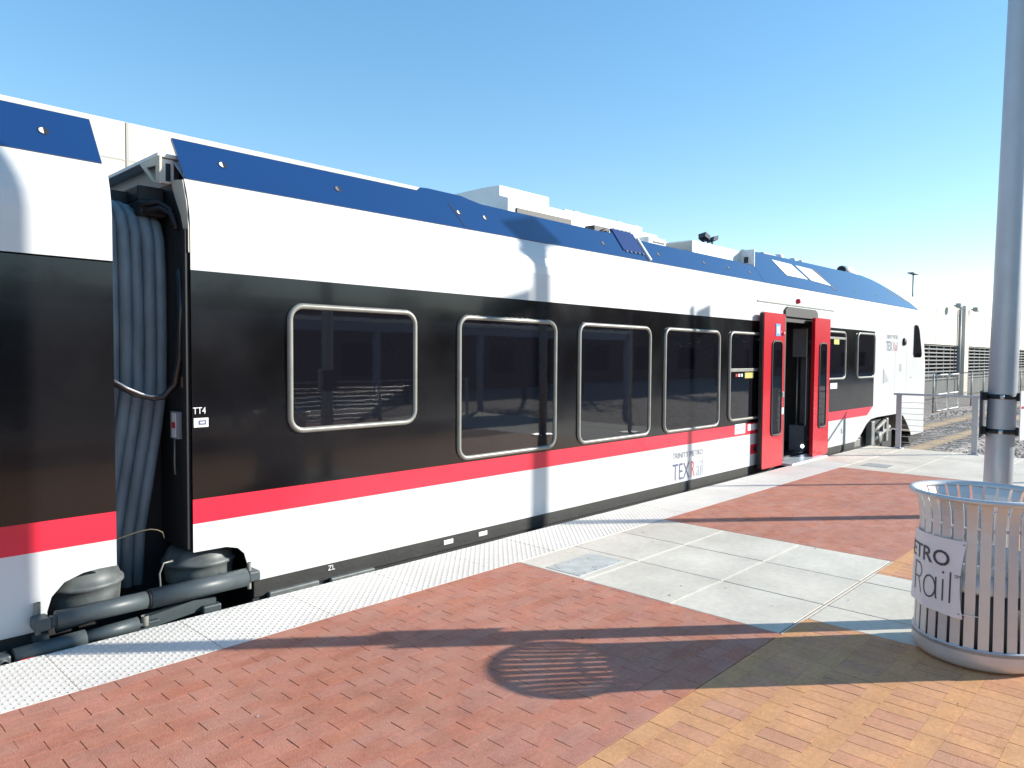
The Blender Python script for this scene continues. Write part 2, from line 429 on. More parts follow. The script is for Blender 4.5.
# door surround above the opening is left open up to 2.33
for x0, x1 in ((XL, XD0), (XD1, 17.3)): shoulder(b, x0, x1)
skin(b, XD0, XD1, 2.36, 2.46, WHITE)
for i in range(1, len(PROF) - 1):
    (ya, za), (yb, zb) = PROF[i], PROF[i + 1]
    b.add([(XD0, ya, za), (XD1, ya, za), (XD1, yb, zb), (XD0, yb, zb)], [(0, 1, 2, 3)], WHITE, 0, True)
far_side(b, XL, 17.3)
# nose: plan curve and backward lean of the front
plan = [(17.3, 0), (18.0, .0), (18.9, .0), (19.12, .012), (19.30, .05), (19.42, .13), (19.50, .28), (19.56, .55), (19.59, 1.0), (19.60, 1.41)]
zs = [-.07, .545, .705, 1.2, 1.45, 1.9, 2.19, 2.46, 2.62, 2.70, 2.785]
yz = {z: 0 for z in zs}; yz.update({2.62: .025, 2.70: .052, 2.785: .09})
def nose_pt(k, z):
    x, ins = plan[k]
    lean = max(0, z - 1.45); lean = .30 * lean ** 1.5 + .08 * lean
    f = min(1, max(0, (x - 18.3) / 1.1))
    return (x - lean * f, YF + max(ins, yz[z] if k < 6 else 0), z)
for side in (0, 1):
    for k in range(len(plan) - 1):
        for i in range(len(zs) - 1):
            if side == 0 and k == 0 and zs[i] < 2.18: continue
            if side == 0 and k == 1 and zs[i] < 1.44: continue
            q = [nose_pt(k, zs[i]), nose_pt(k + 1, zs[i]), nose_pt(k + 1, zs[i + 1]), nose_pt(k, zs[i + 1])]
            if side: q = [(x, mir(y), z) for x, y, z in q]
            mi = BLACK if (zs[i] >= 1.2 and zs[i] < 2.19 and k >= 5) else WHITE
            b.add(q, [(0, 1, 2, 3) if not side else (3, 2, 1, 0)], mi, 0, True)
# nose roof cap
for k in range(len(plan) - 1):
    a, c = nose_pt(k, 2.785), nose_pt(k + 1, 2.785)
    b.add([a, c, (c[0], mir(c[1]), 2.785), (a[0], mir(a[1]), 2.785)], [(0, 1, 2, 3)], WHITE)
body2 = part(b, 'car_body', [M['train_white'], M['train_red'], M['train_black']], fix=False)
# --- first car
b = MB()
XE = 1.52; X0 = -14
n = [(X0, .53), (X0, .08), (1.15, .08), (1.152, .18), (1.175, .26), (1.24, .33), (1.34, .365), (1.42, .372), (XE, .372), (XE, .53)]
b.add([(x, YF, z) for x, z in n], [list(range(len(n)))], WHITE)
skin(b, X0, XE, .53, .70, RED); skin(b, X0, XE, .70, 2.2, BLACK); shoulder(b, X0, XE)
b.add([(X0, YF, 2.19), (XE, YF, 2.19), (XE, YF, 2.2), (X0, YF, 2.2)], [(0, 1, 2, 3)], BLACK)
far_side(b, X0, XE)
pr = [(4.72, .53)] + PROF; pts = [(XE - .004, y, z) for y, z in pr] + [(XE - .004, mir(y), z) for y, z in reversed(pr)]
b.add(pts, [list(range(len(pts)))], BLACK)
part(b, 'car_body', [M['train_white'], M['train_red'], M['train_black']], fix=False)

# end wall of second car, faces the gap
e = MB()
pr = [(4.725, .36), (4.725, 2.46), (4.75, 2.62), (4.812, 2.78)]
pts = [(XL - .006, y, z) for y, z in pr] + [(XL - .006, mir(y), z) for y, z in reversed(pr)]
e.add(pts, [list(range(len(pts)))], 0)
e.box(XL - .03, XL - .006, 4.735, 4.79, .38, 2.45, 0, .004)
# white corner panel under the roof, its shade put in as beige
pts = [(4.724, 2.30), (4.724, 2.46), (4.75, 2.62), (4.81, 2.775), (5.0, 2.80), (4.93, 2.68), (4.84, 2.55), (4.78, 2.40)]
e.add([(XL - .010, y, z) for y, z in pts] + [(XL - .004, y, z) for y, z in pts], [list(range(len(pts)))] + [[i, (i + 1) % 8, (i + 1) % 8 + 8, i + 8] for i in range(8)], 1)
for k in range(4):
    e.box(XL - .012, XL - .007, 4.75 + .04 * k, 4.775 + .04 * k, 2.06, 2.075, 2)
for k in range(5):
    e.box(XL - .02, XL - .007, 4.74 + .045 * k, 4.76 + .045 * k, 1.95, 2.0, 0)
e.box(XL - .004, 2.05, 5.06, 7.2, 2.60, 2.935, 3)  # grey material stands in for shade on the upper end wall
endw = part(e, 'end_wall', [M['black'], M['beige'], M['frame'], M['interior']])

# blue roof edges, slanted
def SP(x, t, off=0.0):   # a point on the slanted roof edge plane
    return (x, 4.81 + .21 * t - .8147 * off, 2.785 + .295 * t + .58 * off)
def roof_edge(pts, name):
    m = MB()
    nb = len(pts)
    for i in range(nb - 1):
        (xa, ta), (xb, tb) = pts[i], pts[i + 1]
        if xb - xa < 1e-4: continue
        o = .008
        m.add([SP(xa, -.012, o), SP(xb, -.012, o), SP(xb, tb, o), SP(xa, ta, o), SP(xa, -.012, -.012), SP(xb, -.012, -.012), SP(xb, tb, -.012), SP(xa, ta, -.012)],
              [(0, 1, 2, 3), (3, 2, 6, 7), (1, 0, 4, 5)], 0)
    (xa, ta) = pts[0]; m.add([SP(xa, -.012, .008), SP(xa, ta, .008), SP(xa, ta, -.012), SP(xa, -.012, -.012)], [(0, 1, 2, 3)], 0)
    return m
rf1 = roof_edge([(-14, 1.0), (1.495, 1.02)], 'roof_edge')
re1 = part(rf1, 'roof_edge', M['train_blue'])
top = [(1.985, 1.0), (2.95, 1.01), (4.07, 1.03), (4.13, 1.16), (4.22, 1.19), (4.62, 1.18), (4.72, 1.10), (4.85, 1.02), (6.7, .97), (6.95, 1.0), (7.0, 1.24), (7.40, 1.24), (7.44, .93), (10.3, .93), (10.57, .93)]
rf2 = roof_edge(top, 'roof_edge')
top2 = [(10.58, 1.78), (11.3, 1.86), (12.9, 1.93), (14.6, 2.0), (15.5, 2.05), (16.1, 2.03), (16.64, 1.90), (17.1, 1.66), (17.6, 1.32), (18.05, .93), (18.5, .45), (18.74, .0)]
for i in range(len(top2) - 1):
    (xa, ta), (xb, tb) = top2[i], top2[i + 1]
    o = .008
    rf2.add([SP(xa, -.012, o), SP(xb, -.012, o), SP(xb, tb, o), SP(xa, ta, o), SP(xa, ta, -.03), SP(xb, tb, -.03)], [(0, 1, 2, 3), (3, 2, 5, 4)], 0)
re2 = part(rf2, 'roof_edge', M['train_blue'])
# vents slots by the nose, fasteners, panel joint
v = MB()
for k in range(9):
    x = 17.15 + k * .115; t = 1.22 - k * .085
    for off in (0,): v.add([SP(x, t, .010), SP(x + .15, t + .03, .010), SP(x + .15, t + .10, .010), SP(x, t + .07, .010)], [(0, 1, 2, 3)], 0)
part(v, 'vent_slots', M['dark'], re2)
v = MB()
for x, t in ((1.22, .489),):
    v.lathe([(.0, .0), (.022, .0)], (0, 0, 0), n=10)
def fastener(x, t, parent, light=False):
    m = MB(); pts = [(.030 * math.cos(2 * math.pi * k / 12), .085 * math.sin(2 * math.pi * k / 12)) for k in range(12)]
    m.add([SP(x + a, t + c_, .0105) for a, c_ in pts], [list(range(12))], 0)
    pts2 = [q for q in pts if q[0] <= .001]
    m.add([SP(x + a * .8, t + c_ * .8, .0125) for a, c_ in pts2], [list(range(len(pts2)))], 1)
    part(m, 'lifting_point', [M['dark'], M['label_white'] if light else M['frame']], parent, fix=False)
fastener(1.22, .489, re1, True)
for x, t, l in ((2.285, .528, True), (3.2, .5, False), (4.47, .52, True), (4.80, .52, True), (6.63, .43, False), (7.76, .42, False), (8.9, .45, False), (9.6, .45, False), (10.25, .42, False), (14.9, .6, False), (16.2, .6, False)): fastener(x, t, re2, l)
def slant_panel(pts, o0, o1, name, material, parent):
    m = MB(); k = len(pts)
    m.add([SP(x, t, o1) for x, t in pts] + [SP(x, t, o0) for x, t in pts], [list(range(k))] + [[i, (i + 1) % k, (i + 1) % k + k, i + k] for i in range(k)])
    return part(m, name, material, parent)
slant_panel([(11.70, .70), (12.58, .70), (12.28, 1.53), (11.52, 1.55)], 0, .014, 'roof_panel', M['roof_white'], re2)
slant_panel([(12.72, .69), (13.58, .58), (13.17, 1.52), (12.46, 1.53)], 0, .014, 'roof_panel', M['roof_white'], re2)
slant_panel([(13.60, .40), (13.72, .30), (13.36, 1.52), (13.22, 1.52)], 0, .011, 'panel_gasket', M['dark'], re2)
slant_panel([(6.98, .30), (7.40, .28), (7.42, 1.16), (6.99, 1.20)], 0, .018, 'hatch_cover', mat('navy hatch', (.012, .03, .13), .35), re2)
slant_panel([(7.44, .03), (7.475, .03), (7.475, .93), (7.44, .95)], 0, .03, 'hatch_strut', M['roof_white'], re2)
for a in range(5):
    for t0, t1 in ((.24, .285), (1.19, 1.26)):
        x = 7.02 + a * .085; hl = MB(); hl.add([SP(x, t0, .02), SP(x + .035, t0, .02), SP(x + .035, t1, .02), SP(x, t1, .02)], [(0, 1, 2, 3)]); part(hl, 'hatch_hinge', M['frame'], re2, fix=False)
slant_panel([(4.452, .05), (4.462, .05), (4.395, .80), (4.385, .80)], 0, .0105, 'panel_joint', M['dark'], re2)

# roof equipment
def roof_box(x0, x1, z1, y0=5.2, y1=6.9, z0=2.925, ch=.012, name='roof_unit'):
    m = MB(); m.box(x0, x1, y0, y1, z0, z1, 0, ch); return part(m, name, M['roof_white'])
def roof_shape(x0, x1, prof, name):
    m = MB(); k = len(prof); m.add([(x0, y, z) for y, z in prof] + [(x1, y, z) for y, z in prof], [list(range(k)), list(range(2 * k - 1, k - 1, -1))] + [[i, i + k, (i + 1) % k + k, (i + 1) % k] for i in range(k)])
    return part(m, name, M['roof_white'])
ru = roof_shape(5.41, 6.42, [(5.2, 2.93), (5.2, 3.272), (5.508, 3.373), (6.75, 3.373), (7.05, 3.27), (7.05, 2.93)], 'roof_unit')
roof_shape(5.42, 6.20, [(5.33, 3.31), (5.33, 3.418), (5.50, 3.428), (6.7, 3.428), (6.8, 3.31)], 'fan_housing')
m = MB(); m.box(5.53, 6.42, 5.185, 5.199, 3.02, 3.185); part(m, 'grille_gap_strip', M['dark'], ru)  # dark strip stands in for shade in the gap above the blue edge
roof_box(6.43, 8.55, 3.30, 5.40, 6.9, name='roof_unit')
m = MB(); m.box(6.30, 6.72, 5.5, 6.4, 3.27, 3.36, 0, .01); part(m, 'duct_cap', mat('grey cap', (.4, .42, .44), .5))
roof_box(6.75, 8.40, 3.405, 5.55, 6.9, 3.30, name='fan_housing')
for x in (7.0, 7.9, 8.3):
    m = MB(); m.box(x, x + .1, 5.6, 5.7, 3.405, 3.43, 0, .005); part(m, 'lifting_eye', M['fixture'])
m = MB(); m.box(8.0, 8.42, 5.19, 5.4, 2.93, 3.20, 0, .01)
vb = part(m, 'vent_box', M['roof_white'])
m = MB()
for k in range(3): m.box(8.1, 8.38, 5.184, 5.189, 3.02 + k * .055, 3.04 + k * .055)
part(m, 'grille_gap_strip', M['dark'], vb)
rb2 = roof_box(9.12, 10.66, 3.29, 5.2, 6.9)
m = MB(); m.box(9.111, 9.119, 5.22, 6.88, 2.94, 3.27); part(m, 'end_shade', mat('shaded end grey', (.5, .48, .45), .6), rb2)  # grey sheet stands in for shade on the end turned from the sun
m = MB(); m.box(8.9, 9.11, 5.25, 6.0, 2.925, 3.13); part(m, 'cable_box', M['dark'])
m = MB(); m.box(10.585, 10.60, 4.98, 5.25, 2.95, 3.30, 0); m.box(10.57, 10.585, 5.08, 5.14, 3.1, 3.19, 1); part(m, 'fairing_bulkhead', [M['roof_white'], M['dark']])
m = MB(); m.box(6.68, 6.98, 5.06, 5.20, 2.98, 3.15, 0, .01); m.tube([(6.72, 5.05, 3.05), (6.85, 5.04, 3.11), (6.97, 5.05, 3.06)], .02, 8); part(m, 'hatch_dark_box', M['dark'])  # solid dark box stands in for the shade inside the open hatch
# roof behind the raised cab fairing
m = MB(); m.add([(10.6, 5.2, 2.93), (16.6, 5.2, 2.93), (16.6, mir(5.2), 2.93), (10.6, mir(5.2), 2.93), (10.6, 5.19, 3.30), (16.4, 5.22, 3.36), (16.4, mir(5.22), 3.36), (10.6, mir(5.2), 3.30)],
                [(0, 1, 2, 3), (4, 5, 6, 7), (0, 1, 5, 4), (2, 3, 7, 6), (0, 3, 7, 4), (1, 2, 6, 5)])
for k in range(len(top2) - 1):
    (xa, ta), (xb, tb) = top2[k], top2[k + 1]
    if xa < 15.5: continue
    p0, p1 = SP(xa, ta), SP(xb, tb)
    m.add([(p0[0], p0[1] + .01, p0[2] - .008), (p1[0], p1[1] + .01, p1[2] - .008), (p1[0], mir(p1[1]), p1[2] - .008), (p0[0], mir(p0[1]), p0[2] - .008)], [(0, 1, 2, 3)])
part(m, 'cab_roof', M['train_blue'])
for x, w_ in ((12.3, .25), (12.9, .18), (13.25, .12)):
    m = MB(); m.lathe([(.0, .12), (w_ * .3, .12), (w_ * .35, .10), (w_ * .35, 0)], (x, 5.35, 3.31), n=14); part(m, 'antenna', M['roof_white'])
m = MB(); m.box(11.6, 12.1, 5.3, 5.7, 3.30, 3.40, 0, .02); part(m, 'antenna_base', M['fixture'])
m = MB(); m.tube([(15.45, 5.40, 3.45), (15.9, 5.40, 3.46), (16.2, 5.40, 3.43)], [.10, .10, .07], 14)
m.lathe([(0, -.003), (.088, -.003)], (15.448, 5.40, 3.45), axis='x', n=12, mi=1)
part(m, 'warning_horn', [M['roof_white'], M['black']])
m = MB(); m.box(17.1, 17.35, 5.4, 6.0, 3.1, 3.3, 0, .02); part(m, 'roof_antenna', M['fixture'])

# dark underframe; boxes behind the arches also stand in for inner shade
u = MB(); u.box(XL + .5, 14.4, 4.86, 7.4, -.42, .06); u.box(-14, 1.1, 4.86, 7.4, -.42, .06); u.box(14.4, 18.0, 5.25, 7.0, -.25, .45)
u.box(1.0, 2.6, 5.25, 7.0, -.5, .38); u.box(14.3, 18.1, 4.9, 7.36, .48, .53); u.box(XL + .01, 2.6, 4.9, 7.36, .37, .50); u.box(.9, 1.5, 4.9, 7.36, .38, .50)
part(u, 'underframe', M['dark'])
s_ = MB()
for x0, x1 in ((2.40, XD0 - .01), (XD1 + .01, 14.46), (-14, 1.10)):
    s_.box(x0, x1, 4.735, 4.80, -.045, .078, 0, .006)
    s_.box(x0, x1, 4.75, 4.80, -.30, -.05, 1)
sill = part(s_, 'side_sill', [M['sill'], M['dark']])
for x in (4.2, 4.62):
    m = MB(); m.box(x - .055, x + .055, 4.729, 4.736, .005, .045, 0, .004); part(m, 'marker_plate', M['label_white'], sill)
text_mesh('ZL', .055, lambda a, c_: (2.99 + a, 4.731, .025 + c_), 'lettering', M['label_white'], sill, TO)

# windows
def window(x0, x1, z0, z1, r=.10, mull=None, y=YF):
    f = MB(); w = .020
    path = [(x, y - .006, z) for x, z in rrect(x0 + w, x1 - w, z0 + w, z1 - w, r)]
    f.tube(path, .022, 8, 0, closed=True)
    wf = part(f, 'window', M['frame'])
    g_ = MB(); pts = rrect(x0 + w, x1 - w, z0 + w, z1 - w, r)
    g_.xz(pts, y - .009, y - .003)
    part(g_, 'pane', M['glass'], wf)
    return wf
window(2.655, 3.825, 1.085, 2.02)
window(4.28, 5.62, .725, 2.01)
window(5.972, 7.344, .725, 2.01)
window(7.638, 9.037, .72, 2.015)
w5 = window(9.30, 10.72, .76, 2.02)
m = MB(); m.box(9.34, 10.6, YF - .022, YF - .009, 1.455, 1.50, 0, .004); part(m, 'mullion', M['frame'], w5)
m = MB(); m.box(9.78, 10.05, YF - .013, YF - .0095, 1.36, 1.44, 0); part(m, 'display_sign', M['label_yellow'], w5)
for x in (9.50, 9.58, 9.66):
    m = MB(); m.box(x, x + .05, YF - .013, YF - .0095, 1.385, 1.425); part(m, 'indicator_light', M['label_white'] if x > 9.55 else M['label_red'], w5)
w6 = window(12.75, 13.80, 1.27, 2.14)
m = MB(); m.box(13.2, 13.45, YF - .013, YF - .0095, 1.90, 1.99); part(m, 'window_sticker', M['label_yellow'], w6)
m = MB(); m.box(12.8, 13.76, YF - .02, YF - .009, 1.99, 2.03, 0, .004); part(m, 'mullion', M['frame'], w6)
window(14.40, 15.425, 1.27, 2.15)
# cab side window, windscreen edge handled by black front
f = MB(); pts = [(18.12, 2.39), (18.20, 2.42), (18.40, 2.41), (18.52, 2.30), (18.74, 1.80), (18.74, 1.73), (18.68, 1.69), (18.16, 1.69), (18.09, 1.76)]
f.xz(pts, YF - .012, YF + .006); part(f, 'cab_window', M['glass'])
m = MB(); m.lathe([(0, -.05), (.06, -.05), (.085, -.02), (.085, .0)], (17.35, YF, 2.02), axis='y', n=16); part(m, 'cab_camera', M['black'])
m = MB(); m.xz([(16.0, 1.14), (16.36, 1.19), (16.02, 1.44)], YF - .006, YF - .001); part(m, 'step_recess', mat('grey recess', (.32, .33, .35), .5))
# equipment hatch outline on the cab
m = MB()
for a in ((16.78, 17.62, 1.795, 1.80), (16.78, 17.62, .74, .745), (16.78, 16.785, .74, 1.80), (17.615, 17.62, .74, 1.80)): m.box(a[0], a[1], YF - .002, YF - .0005, a[2], a[3])
m.box(17.1, 17.25, YF - .003, YF - .0005, 1.38, 1.54, 1)
m.box(17.9, 18.0, YF - .003, YF - .0005, 1.22, 1.26, 1)
part(m, 'cab_hatch', [M['ink_faint'], M['fixture']])
# lettering
def on_side(x, z): return lambda a, c_: (x + a, YF - .003, z + c_)
text_mesh('TRINITY METRO', .105, on_side(7.88, .385), 'lettering', M['ink_mid'], train, TO, sx=.98)
text_mesh('TEX', .30, on_side(7.88, .115), 'lettering', M['ink_blue'], train, TO, sx=.76)
text_mesh('R', .30, on_side(8.315, .115), 'lettering', mat('rose lettering', (.6, .12, .14), .4), train, TO, sx=.64)
text_mesh('ail', .30, on_side(8.465, .115), 'lettering', mat('silver lettering', (.33, .36, .42), .4), train, TO, sx=.70)
text_mesh('TRINITY METRO', .115, on_side(16.15, 2.07), 'lettering', M['ink_mid'], train, TO, sx=.95)
text_mesh('TEX', .28, on_side(16.15, 1.82), 'lettering', M['ink_mid'], train, TO, sx=.8, offset=.005)
text_mesh('Rail', .28, on_side(16.62, 1.82), 'lettering', mat('pale rose lettering', (.45, .2, .22), .4), train, TO, sx=.72)
text_mesh('TT4', .062, on_side(1.985, 1.262), 'lettering', M['label_white'], train, TO, sx=.8)
m = MB(); m.box(1.99, 2.085, YF - .004, YF - .001, 1.175, 1.235); m.box(2.02, 2.07, YF - .0055, YF - .004, 1.19, 1.22, 1); m.box(2.03, 2.06, YF - .007, YF - .0055, 1.20, 1.21, 0)
part(m, 'side_label', [M['label_white'], M['ink_blue']])
m = MB(); m.box(9.52, 9.84, YF - .004, YF - .001, .575, .715); m.box(9.55, 9.82, YF - .0055, YF - .004, .635, .65, 1); part(m, 'side_label', [M['label_white'], mat('pink label', (.7, .25, .25), .5)])
m = MB(); m.box(9.92, 10.30, YF - .004, YF - .001, .60, .69); part(m, 'side_label', M['label_white'])
m = MB(); m.box(10.02, 10.30, YF - .004, YF - .001, .25, .39); m.box(10.10, 10.17, YF - .0055, YF - .004, .29, .35, 1); part(m, 'release_panel', [M['train_red'], M['dark']])
m = MB(); m.box(13.10, 13.42, YF - .004, YF - .001, 1.115, 1.215); part(m, 'side_label', M['label_white'])
m = MB(); m.box(13.82, 13.87, YF - .006, YF - .001, .08, .535); m.box(13.68, 13.72, YF - .008, YF - .001, .29, .37); part(m, 'access_flap', M['fixture'])
# gutter line and lamp above the doors
m = MB(); m.box(10.15, 13.2, YF - .012, YF + .004, 2.475, 2.492); part(m, 'rain_gutter', M['frame'])
m = MB(); m.lathe([(0, -.05), (.035, -.04), (.045, 0)], (11.62, YF + .005, 2.56), axis='y', n=12); part(m, 'door_lamp', M['label_red'])

# doorway
d = MB()
d.xz([(11.09, 2.30), (12.39, 2.30), (12.39, 2.40), (12.30, 2.45), (11.18, 2.45), (11.09, 2.40)], YF - .03, YF + .03); part(d, 'door_header', mat('charcoal header', (.012, .012, .014), .6))
d = MB(); d.box(11.092, 11.16, YF - .012, 4.84, .03, 2.30); d.box(12.32, 12.388, YF - .04, 4.80, .03, 2.30); d.box(11.16, 12.32, 4.735, 4.84, 2.22, 2.30)
part(d, 'door_frame', M['black'])
d = MB(); d.box(11.0, 12.44, 4.50, 4.90, -.012, .030, 0, .006); part(d, 'threshold', M['threshold'])
d = MB(); d.box(11.05, 12.42, 4.66, 4.70, -.08, -.012); part(d, 'step_edge', M['dark'])
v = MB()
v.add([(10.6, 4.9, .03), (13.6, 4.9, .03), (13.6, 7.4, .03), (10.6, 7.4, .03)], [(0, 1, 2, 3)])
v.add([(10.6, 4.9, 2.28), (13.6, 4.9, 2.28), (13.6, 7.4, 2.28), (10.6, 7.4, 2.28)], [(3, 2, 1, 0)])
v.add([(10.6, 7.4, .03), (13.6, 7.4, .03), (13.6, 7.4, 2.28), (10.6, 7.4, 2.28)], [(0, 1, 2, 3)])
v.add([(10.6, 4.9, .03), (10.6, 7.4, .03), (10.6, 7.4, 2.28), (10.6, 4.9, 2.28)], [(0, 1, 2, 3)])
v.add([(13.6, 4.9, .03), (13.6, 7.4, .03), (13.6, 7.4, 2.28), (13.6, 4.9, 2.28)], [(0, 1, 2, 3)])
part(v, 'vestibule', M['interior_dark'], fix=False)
d = MB(); d.box(12.80, 12.86, 4.90, 5.13, .03, 2.2, 0, .01); pt = part(d, 'partition', M['interior'])
d = MB(); d.box(12.42, 12.79, 4.865, 5.125, 1.67, 2.16, 0, .012); part(d, 'upper_cabinet', M['interior'], pt)
d = MB(); d.box(12.40, 12.79, 4.89, 5.15, .05, .50, 0, .012); part(d, 'lower_cabinet', M['interior'], pt)
d = MB(); d.tube([(12.42, 5.03, .5), (12.42, 5.03, 1.67)], .014, 10); part(d, 'grab_pole', M['steel'], pt)
d = MB(); d.box(12.36, 12.375, 4.845, 4.86, .5, 2.15); part(d, 'seal_strip', M['threshold'])
d = MB(); d.lathe([(0, -.004), (.028, -.004)], (12.395, 4.905, .15), axis='x', n=10); part(d, 'door_led', M['led'])
d = MB(); d.box(11.7, 12.0, 6.2, 6.7, .45, .52, 0, .02); d.box(11.7, 12.0, 6.6, 6.7, .52, 1.1, 0, .02); part(d, 'folding_seat', M['interior'])
d = MB(); d.tube([(11.2, 5.2, 2.10), (12.3, 5.2, 2.10)], .014, 8); part(d, 'grab_rail', M['steel'])
def door_leaf(x0, x1, win0, win1, flip):
    y0, y1 = 4.60, 4.655
    l = MB(); l.xz(rrect(x0, x1, .025, 2.315, .035), y0, y1, 0)
    lf = part(l, 'door_leaf', M['door_red'])
    e_ = MB(); xx = (x1 - .004, x1 + .016) if flip else (x0 - .016, x0 + .004)
    e_.box(xx[0], xx[1], y0 + .012, y1 + .01, .04, 2.30, 0); part(e_, 'edge_seal', M['black'], lf)
    w = MB(); pts = rrect(win0, win1, .50, 1.90, .075)
    w.xz(pts, y0 - .004, y0 + .004); part(w, 'door_window', M['glass'], lf)
    w = MB(); w.tube([(x, y0 - .003, z) for x, z in pts], .014, 8, closed=True); part(w, 'window_seal', M['black'], lf)
    w = MB(); w.box(x0 + .03, x1 - .03, y1, YF + .0, .3, .34); part(w, 'door_arm', M['dark'], lf); w = MB(); w.box(x0 + .03, x1 - .03, y1, YF, 1.9, 1.94); part(w, 'door_arm', M['dark'], lf)
    return lf
l1 = door_leaf(10.145, 10.87, 10.42, 10.765, False)
m = MB(); m.box(10.53, 10.69, 4.594, 4.5985, 1.98, 2.16, 0); m.box(10.57, 10.65, 4.5925, 4.594, 2.02, 2.12, 1); part(m, 'pictogram_sticker', [M['label_blue'], M['label_white']], l1)
m = MB(); m.lathe([(0, -.02), (.03, -.02), (.035, 0)], (10.80, 4.60, 2.02), axis='y', n=12); part(m, 'door_light', M['train_red'], l1)
m = MB(); m.box(10.79, 10.85, 4.585, 4.60, 1.06, 1.14, 0, .005); part(m, 'door_button', M['frame'], l1)
m = MB(); m.box(10.79, 10.86, 4.595, 4.60, .80, .90, 0); part(m, 'door_label', M['label_white'], l1)
door_leaf(12.05, 12.72, 12.25, 12.56, True)
# dark pocket at left of the first leaf
m = MB(); m.box(10.30, 10.44, YF - .03, YF - .001, .06, 2.33); part(m, 'leaf_pocket', M['black'])

# gangway between the cars
bl = MB()
n = 6
for k in range(n):
    xb = 1.56 + k * .0755
    jit = random.uniform(-.0015, .0015)
    path = []
    for z, dx, y in ((.10, -.15, 5.16), (.45, -.135, 5.15), (.8, -.085, 5.13), (1.15, -.03, 5.12), (1.40, .0, 5.105), (1.8, .004, 5.10), (2.2, .0, 5.10), (2.40, -.006, 5.105), (2.50, -.016, 5.13), (2.56, -.03, 5.19), (2.60, -.045, 5.30), (2.615, -.05, 5.6), (2.62, -.05, 6.6)):
        path.append((xb + dx + jit, y + (.008 * (k % 2)), z + .012 * (n - k) * (z > 2.3)))
    bl.tube(path, [.0395 + .0012 * math.sin(5 * q[2] + k * 2) for q in path], 16)
part(bl, 'gangway_bellows', M['bellow'])
m = MB(); pts = [(1.50, 4.98, 1.55), (1.60, 4.95, 1.46), (1.72, 4.94, 1.39), (1.82, 4.93, 1.365), (1.88, 4.92, 1.37), (1.94, 4.88, 1.45), (1.955, 4.84, 1.62), (1.96, 4.82, 1.9), (1.96, 4.84, 2.2)]
m.tube(pts, .021, 12); part(m, 'cable_hose', M['hose'])
m = MB(); m.tube([(1.58, 4.93, 1.485), (1.66, 4.92, 1.432), (1.74, 4.915, 1.394), (1.80, 4.91, 1.378), (1.84, 4.905, 1.378)], .009, 10); part(m, 'hose_highlight', M['steel'])  # thin steel strip stands in for the highlight along the hose
m = MB(); m.box(1.945, XL - .006, 4.86, 4.98, 1.09, 1.27, 0, .004); ib = part(m, 'indicator_box', M['fixture'])
m = MB(); m.box(1.941, 1.945, 4.885, 4.945, 1.10, 1.26, 0); m.box(1.938, 1.941, 4.89, 4.94, 1.16, 1.20, 1); part(m, 'indicator_face', [M['label_white'], M['label_red']], ib)
m = MB(); m.box(1.962, XL - .006, 4.80, 4.84, 1.43, 1.50, 0); part(m, 'small_plate', mat('brown plate', (.3, .15, .1), .5))
m = MB(); m.tube([(1.95, 4.92, 1.09), (1.945, 4.915, .95), (1.95, 4.92, .85)], .006, 6); part(m, 'thin_cable', M['frame'])
m = MB(); m.tube([(1.50, 4.86, .48), (1.58, 4.85, .503), (1.65, 4.84, .52), (1.70, 4.835, .53), (1.76, 4.83, .532), (1.80, 4.83, .52), (1.83, 4.83, .50), (1.84, 4.83, .46)], .004, 6); part(m, 'thin_cable', mat('dull brown cable', (.10, .085, .05), .5))
m = MB(); m.tube([(1.80, 4.78, .06), (1.79, 4.78, .25), (1.82, 4.79, .31), (1.88, 4.80, .31)], .006, 6); part(m, 'thin_cable', M['frame'])
# black block standing in for the shade behind bellows and black side channels
m = MB(); m.box(1.45, 2.05, 5.22, 7.0, -.3, 2.55); part(m, 'gangway_core', M['black'])
# equipment over the gap
m = MB(); m.box(1.885, 2.12, 4.985, 6.9, 2.942, 2.966, 0, .003)
rt = part(m, 'roof_end_plate', M['roof_white'])
m = MB(); A_ = [(5.299, 2.94), (4.953, 2.942), (4.958, 2.762), (5.079, 2.79)]; B_ = [(5.18, 2.898), (5.02, 2.885), (5.022, 2.79), (5.03, 2.785)]; k = 4
vs = [(x, y, z) for x in (1.885, 1.90) for P_ in (A_, B_) for y, z in P_]
for o_ in (0, 8): m.add(vs, [(o_ + i, o_ + (i + 1) % k, o_ + (i + 1) % k + k, o_ + i + k) for i in range(k)])
m.add(vs, [(i, (i + 1) % k, (i + 1) % k + 8, i + 8) for i in range(k)] + [(4 + i, 4 + (i + 1) % k, (i + 1) % k + 12, i + 12) for i in range(k)])
part(m, 'bracket', M['beige'], rt)
m = MB(); m.box(1.912, 1.996, 5.0, 5.05, 2.775, 2.935, 0, .005); m.box(1.94, 1.97, 4.994, 5.0, 2.79, 2.905, 1); part(m, 'roof_terminal', [M['roof_white'], M['dark']])
m = MB(); m.box(1.44, 1.60, 5.08, 5.3, 2.60, 2.76, 0, .01); m.box(1.80, 1.97, 5.06, 5.25, 2.56, 2.66, 0, .01); m.box(1.44, 1.98, 5.5, 6.6, 2.60, 2.66, 0); m.box(1.80, 1.97, 5.1, 5.5, 2.66, 2.76, 0, .01); m.box(1.5, 1.95, 5.3, 5.36, 2.66, 2.74)
m.tube([(1.52, 5.06, 2.76), (1.525, 5.06, 2.55)], .03, 10); m.tube([(1.58, 5.07, 2.74), (1.585, 5.07, 2.56)], .02, 10)
m.tube([(1.80, 5.05, 2.62), (1.9, 5.02, 2.65), (1.95, 4.96, 2.60), (1.96, 4.92, 2.5)], .018, 8)
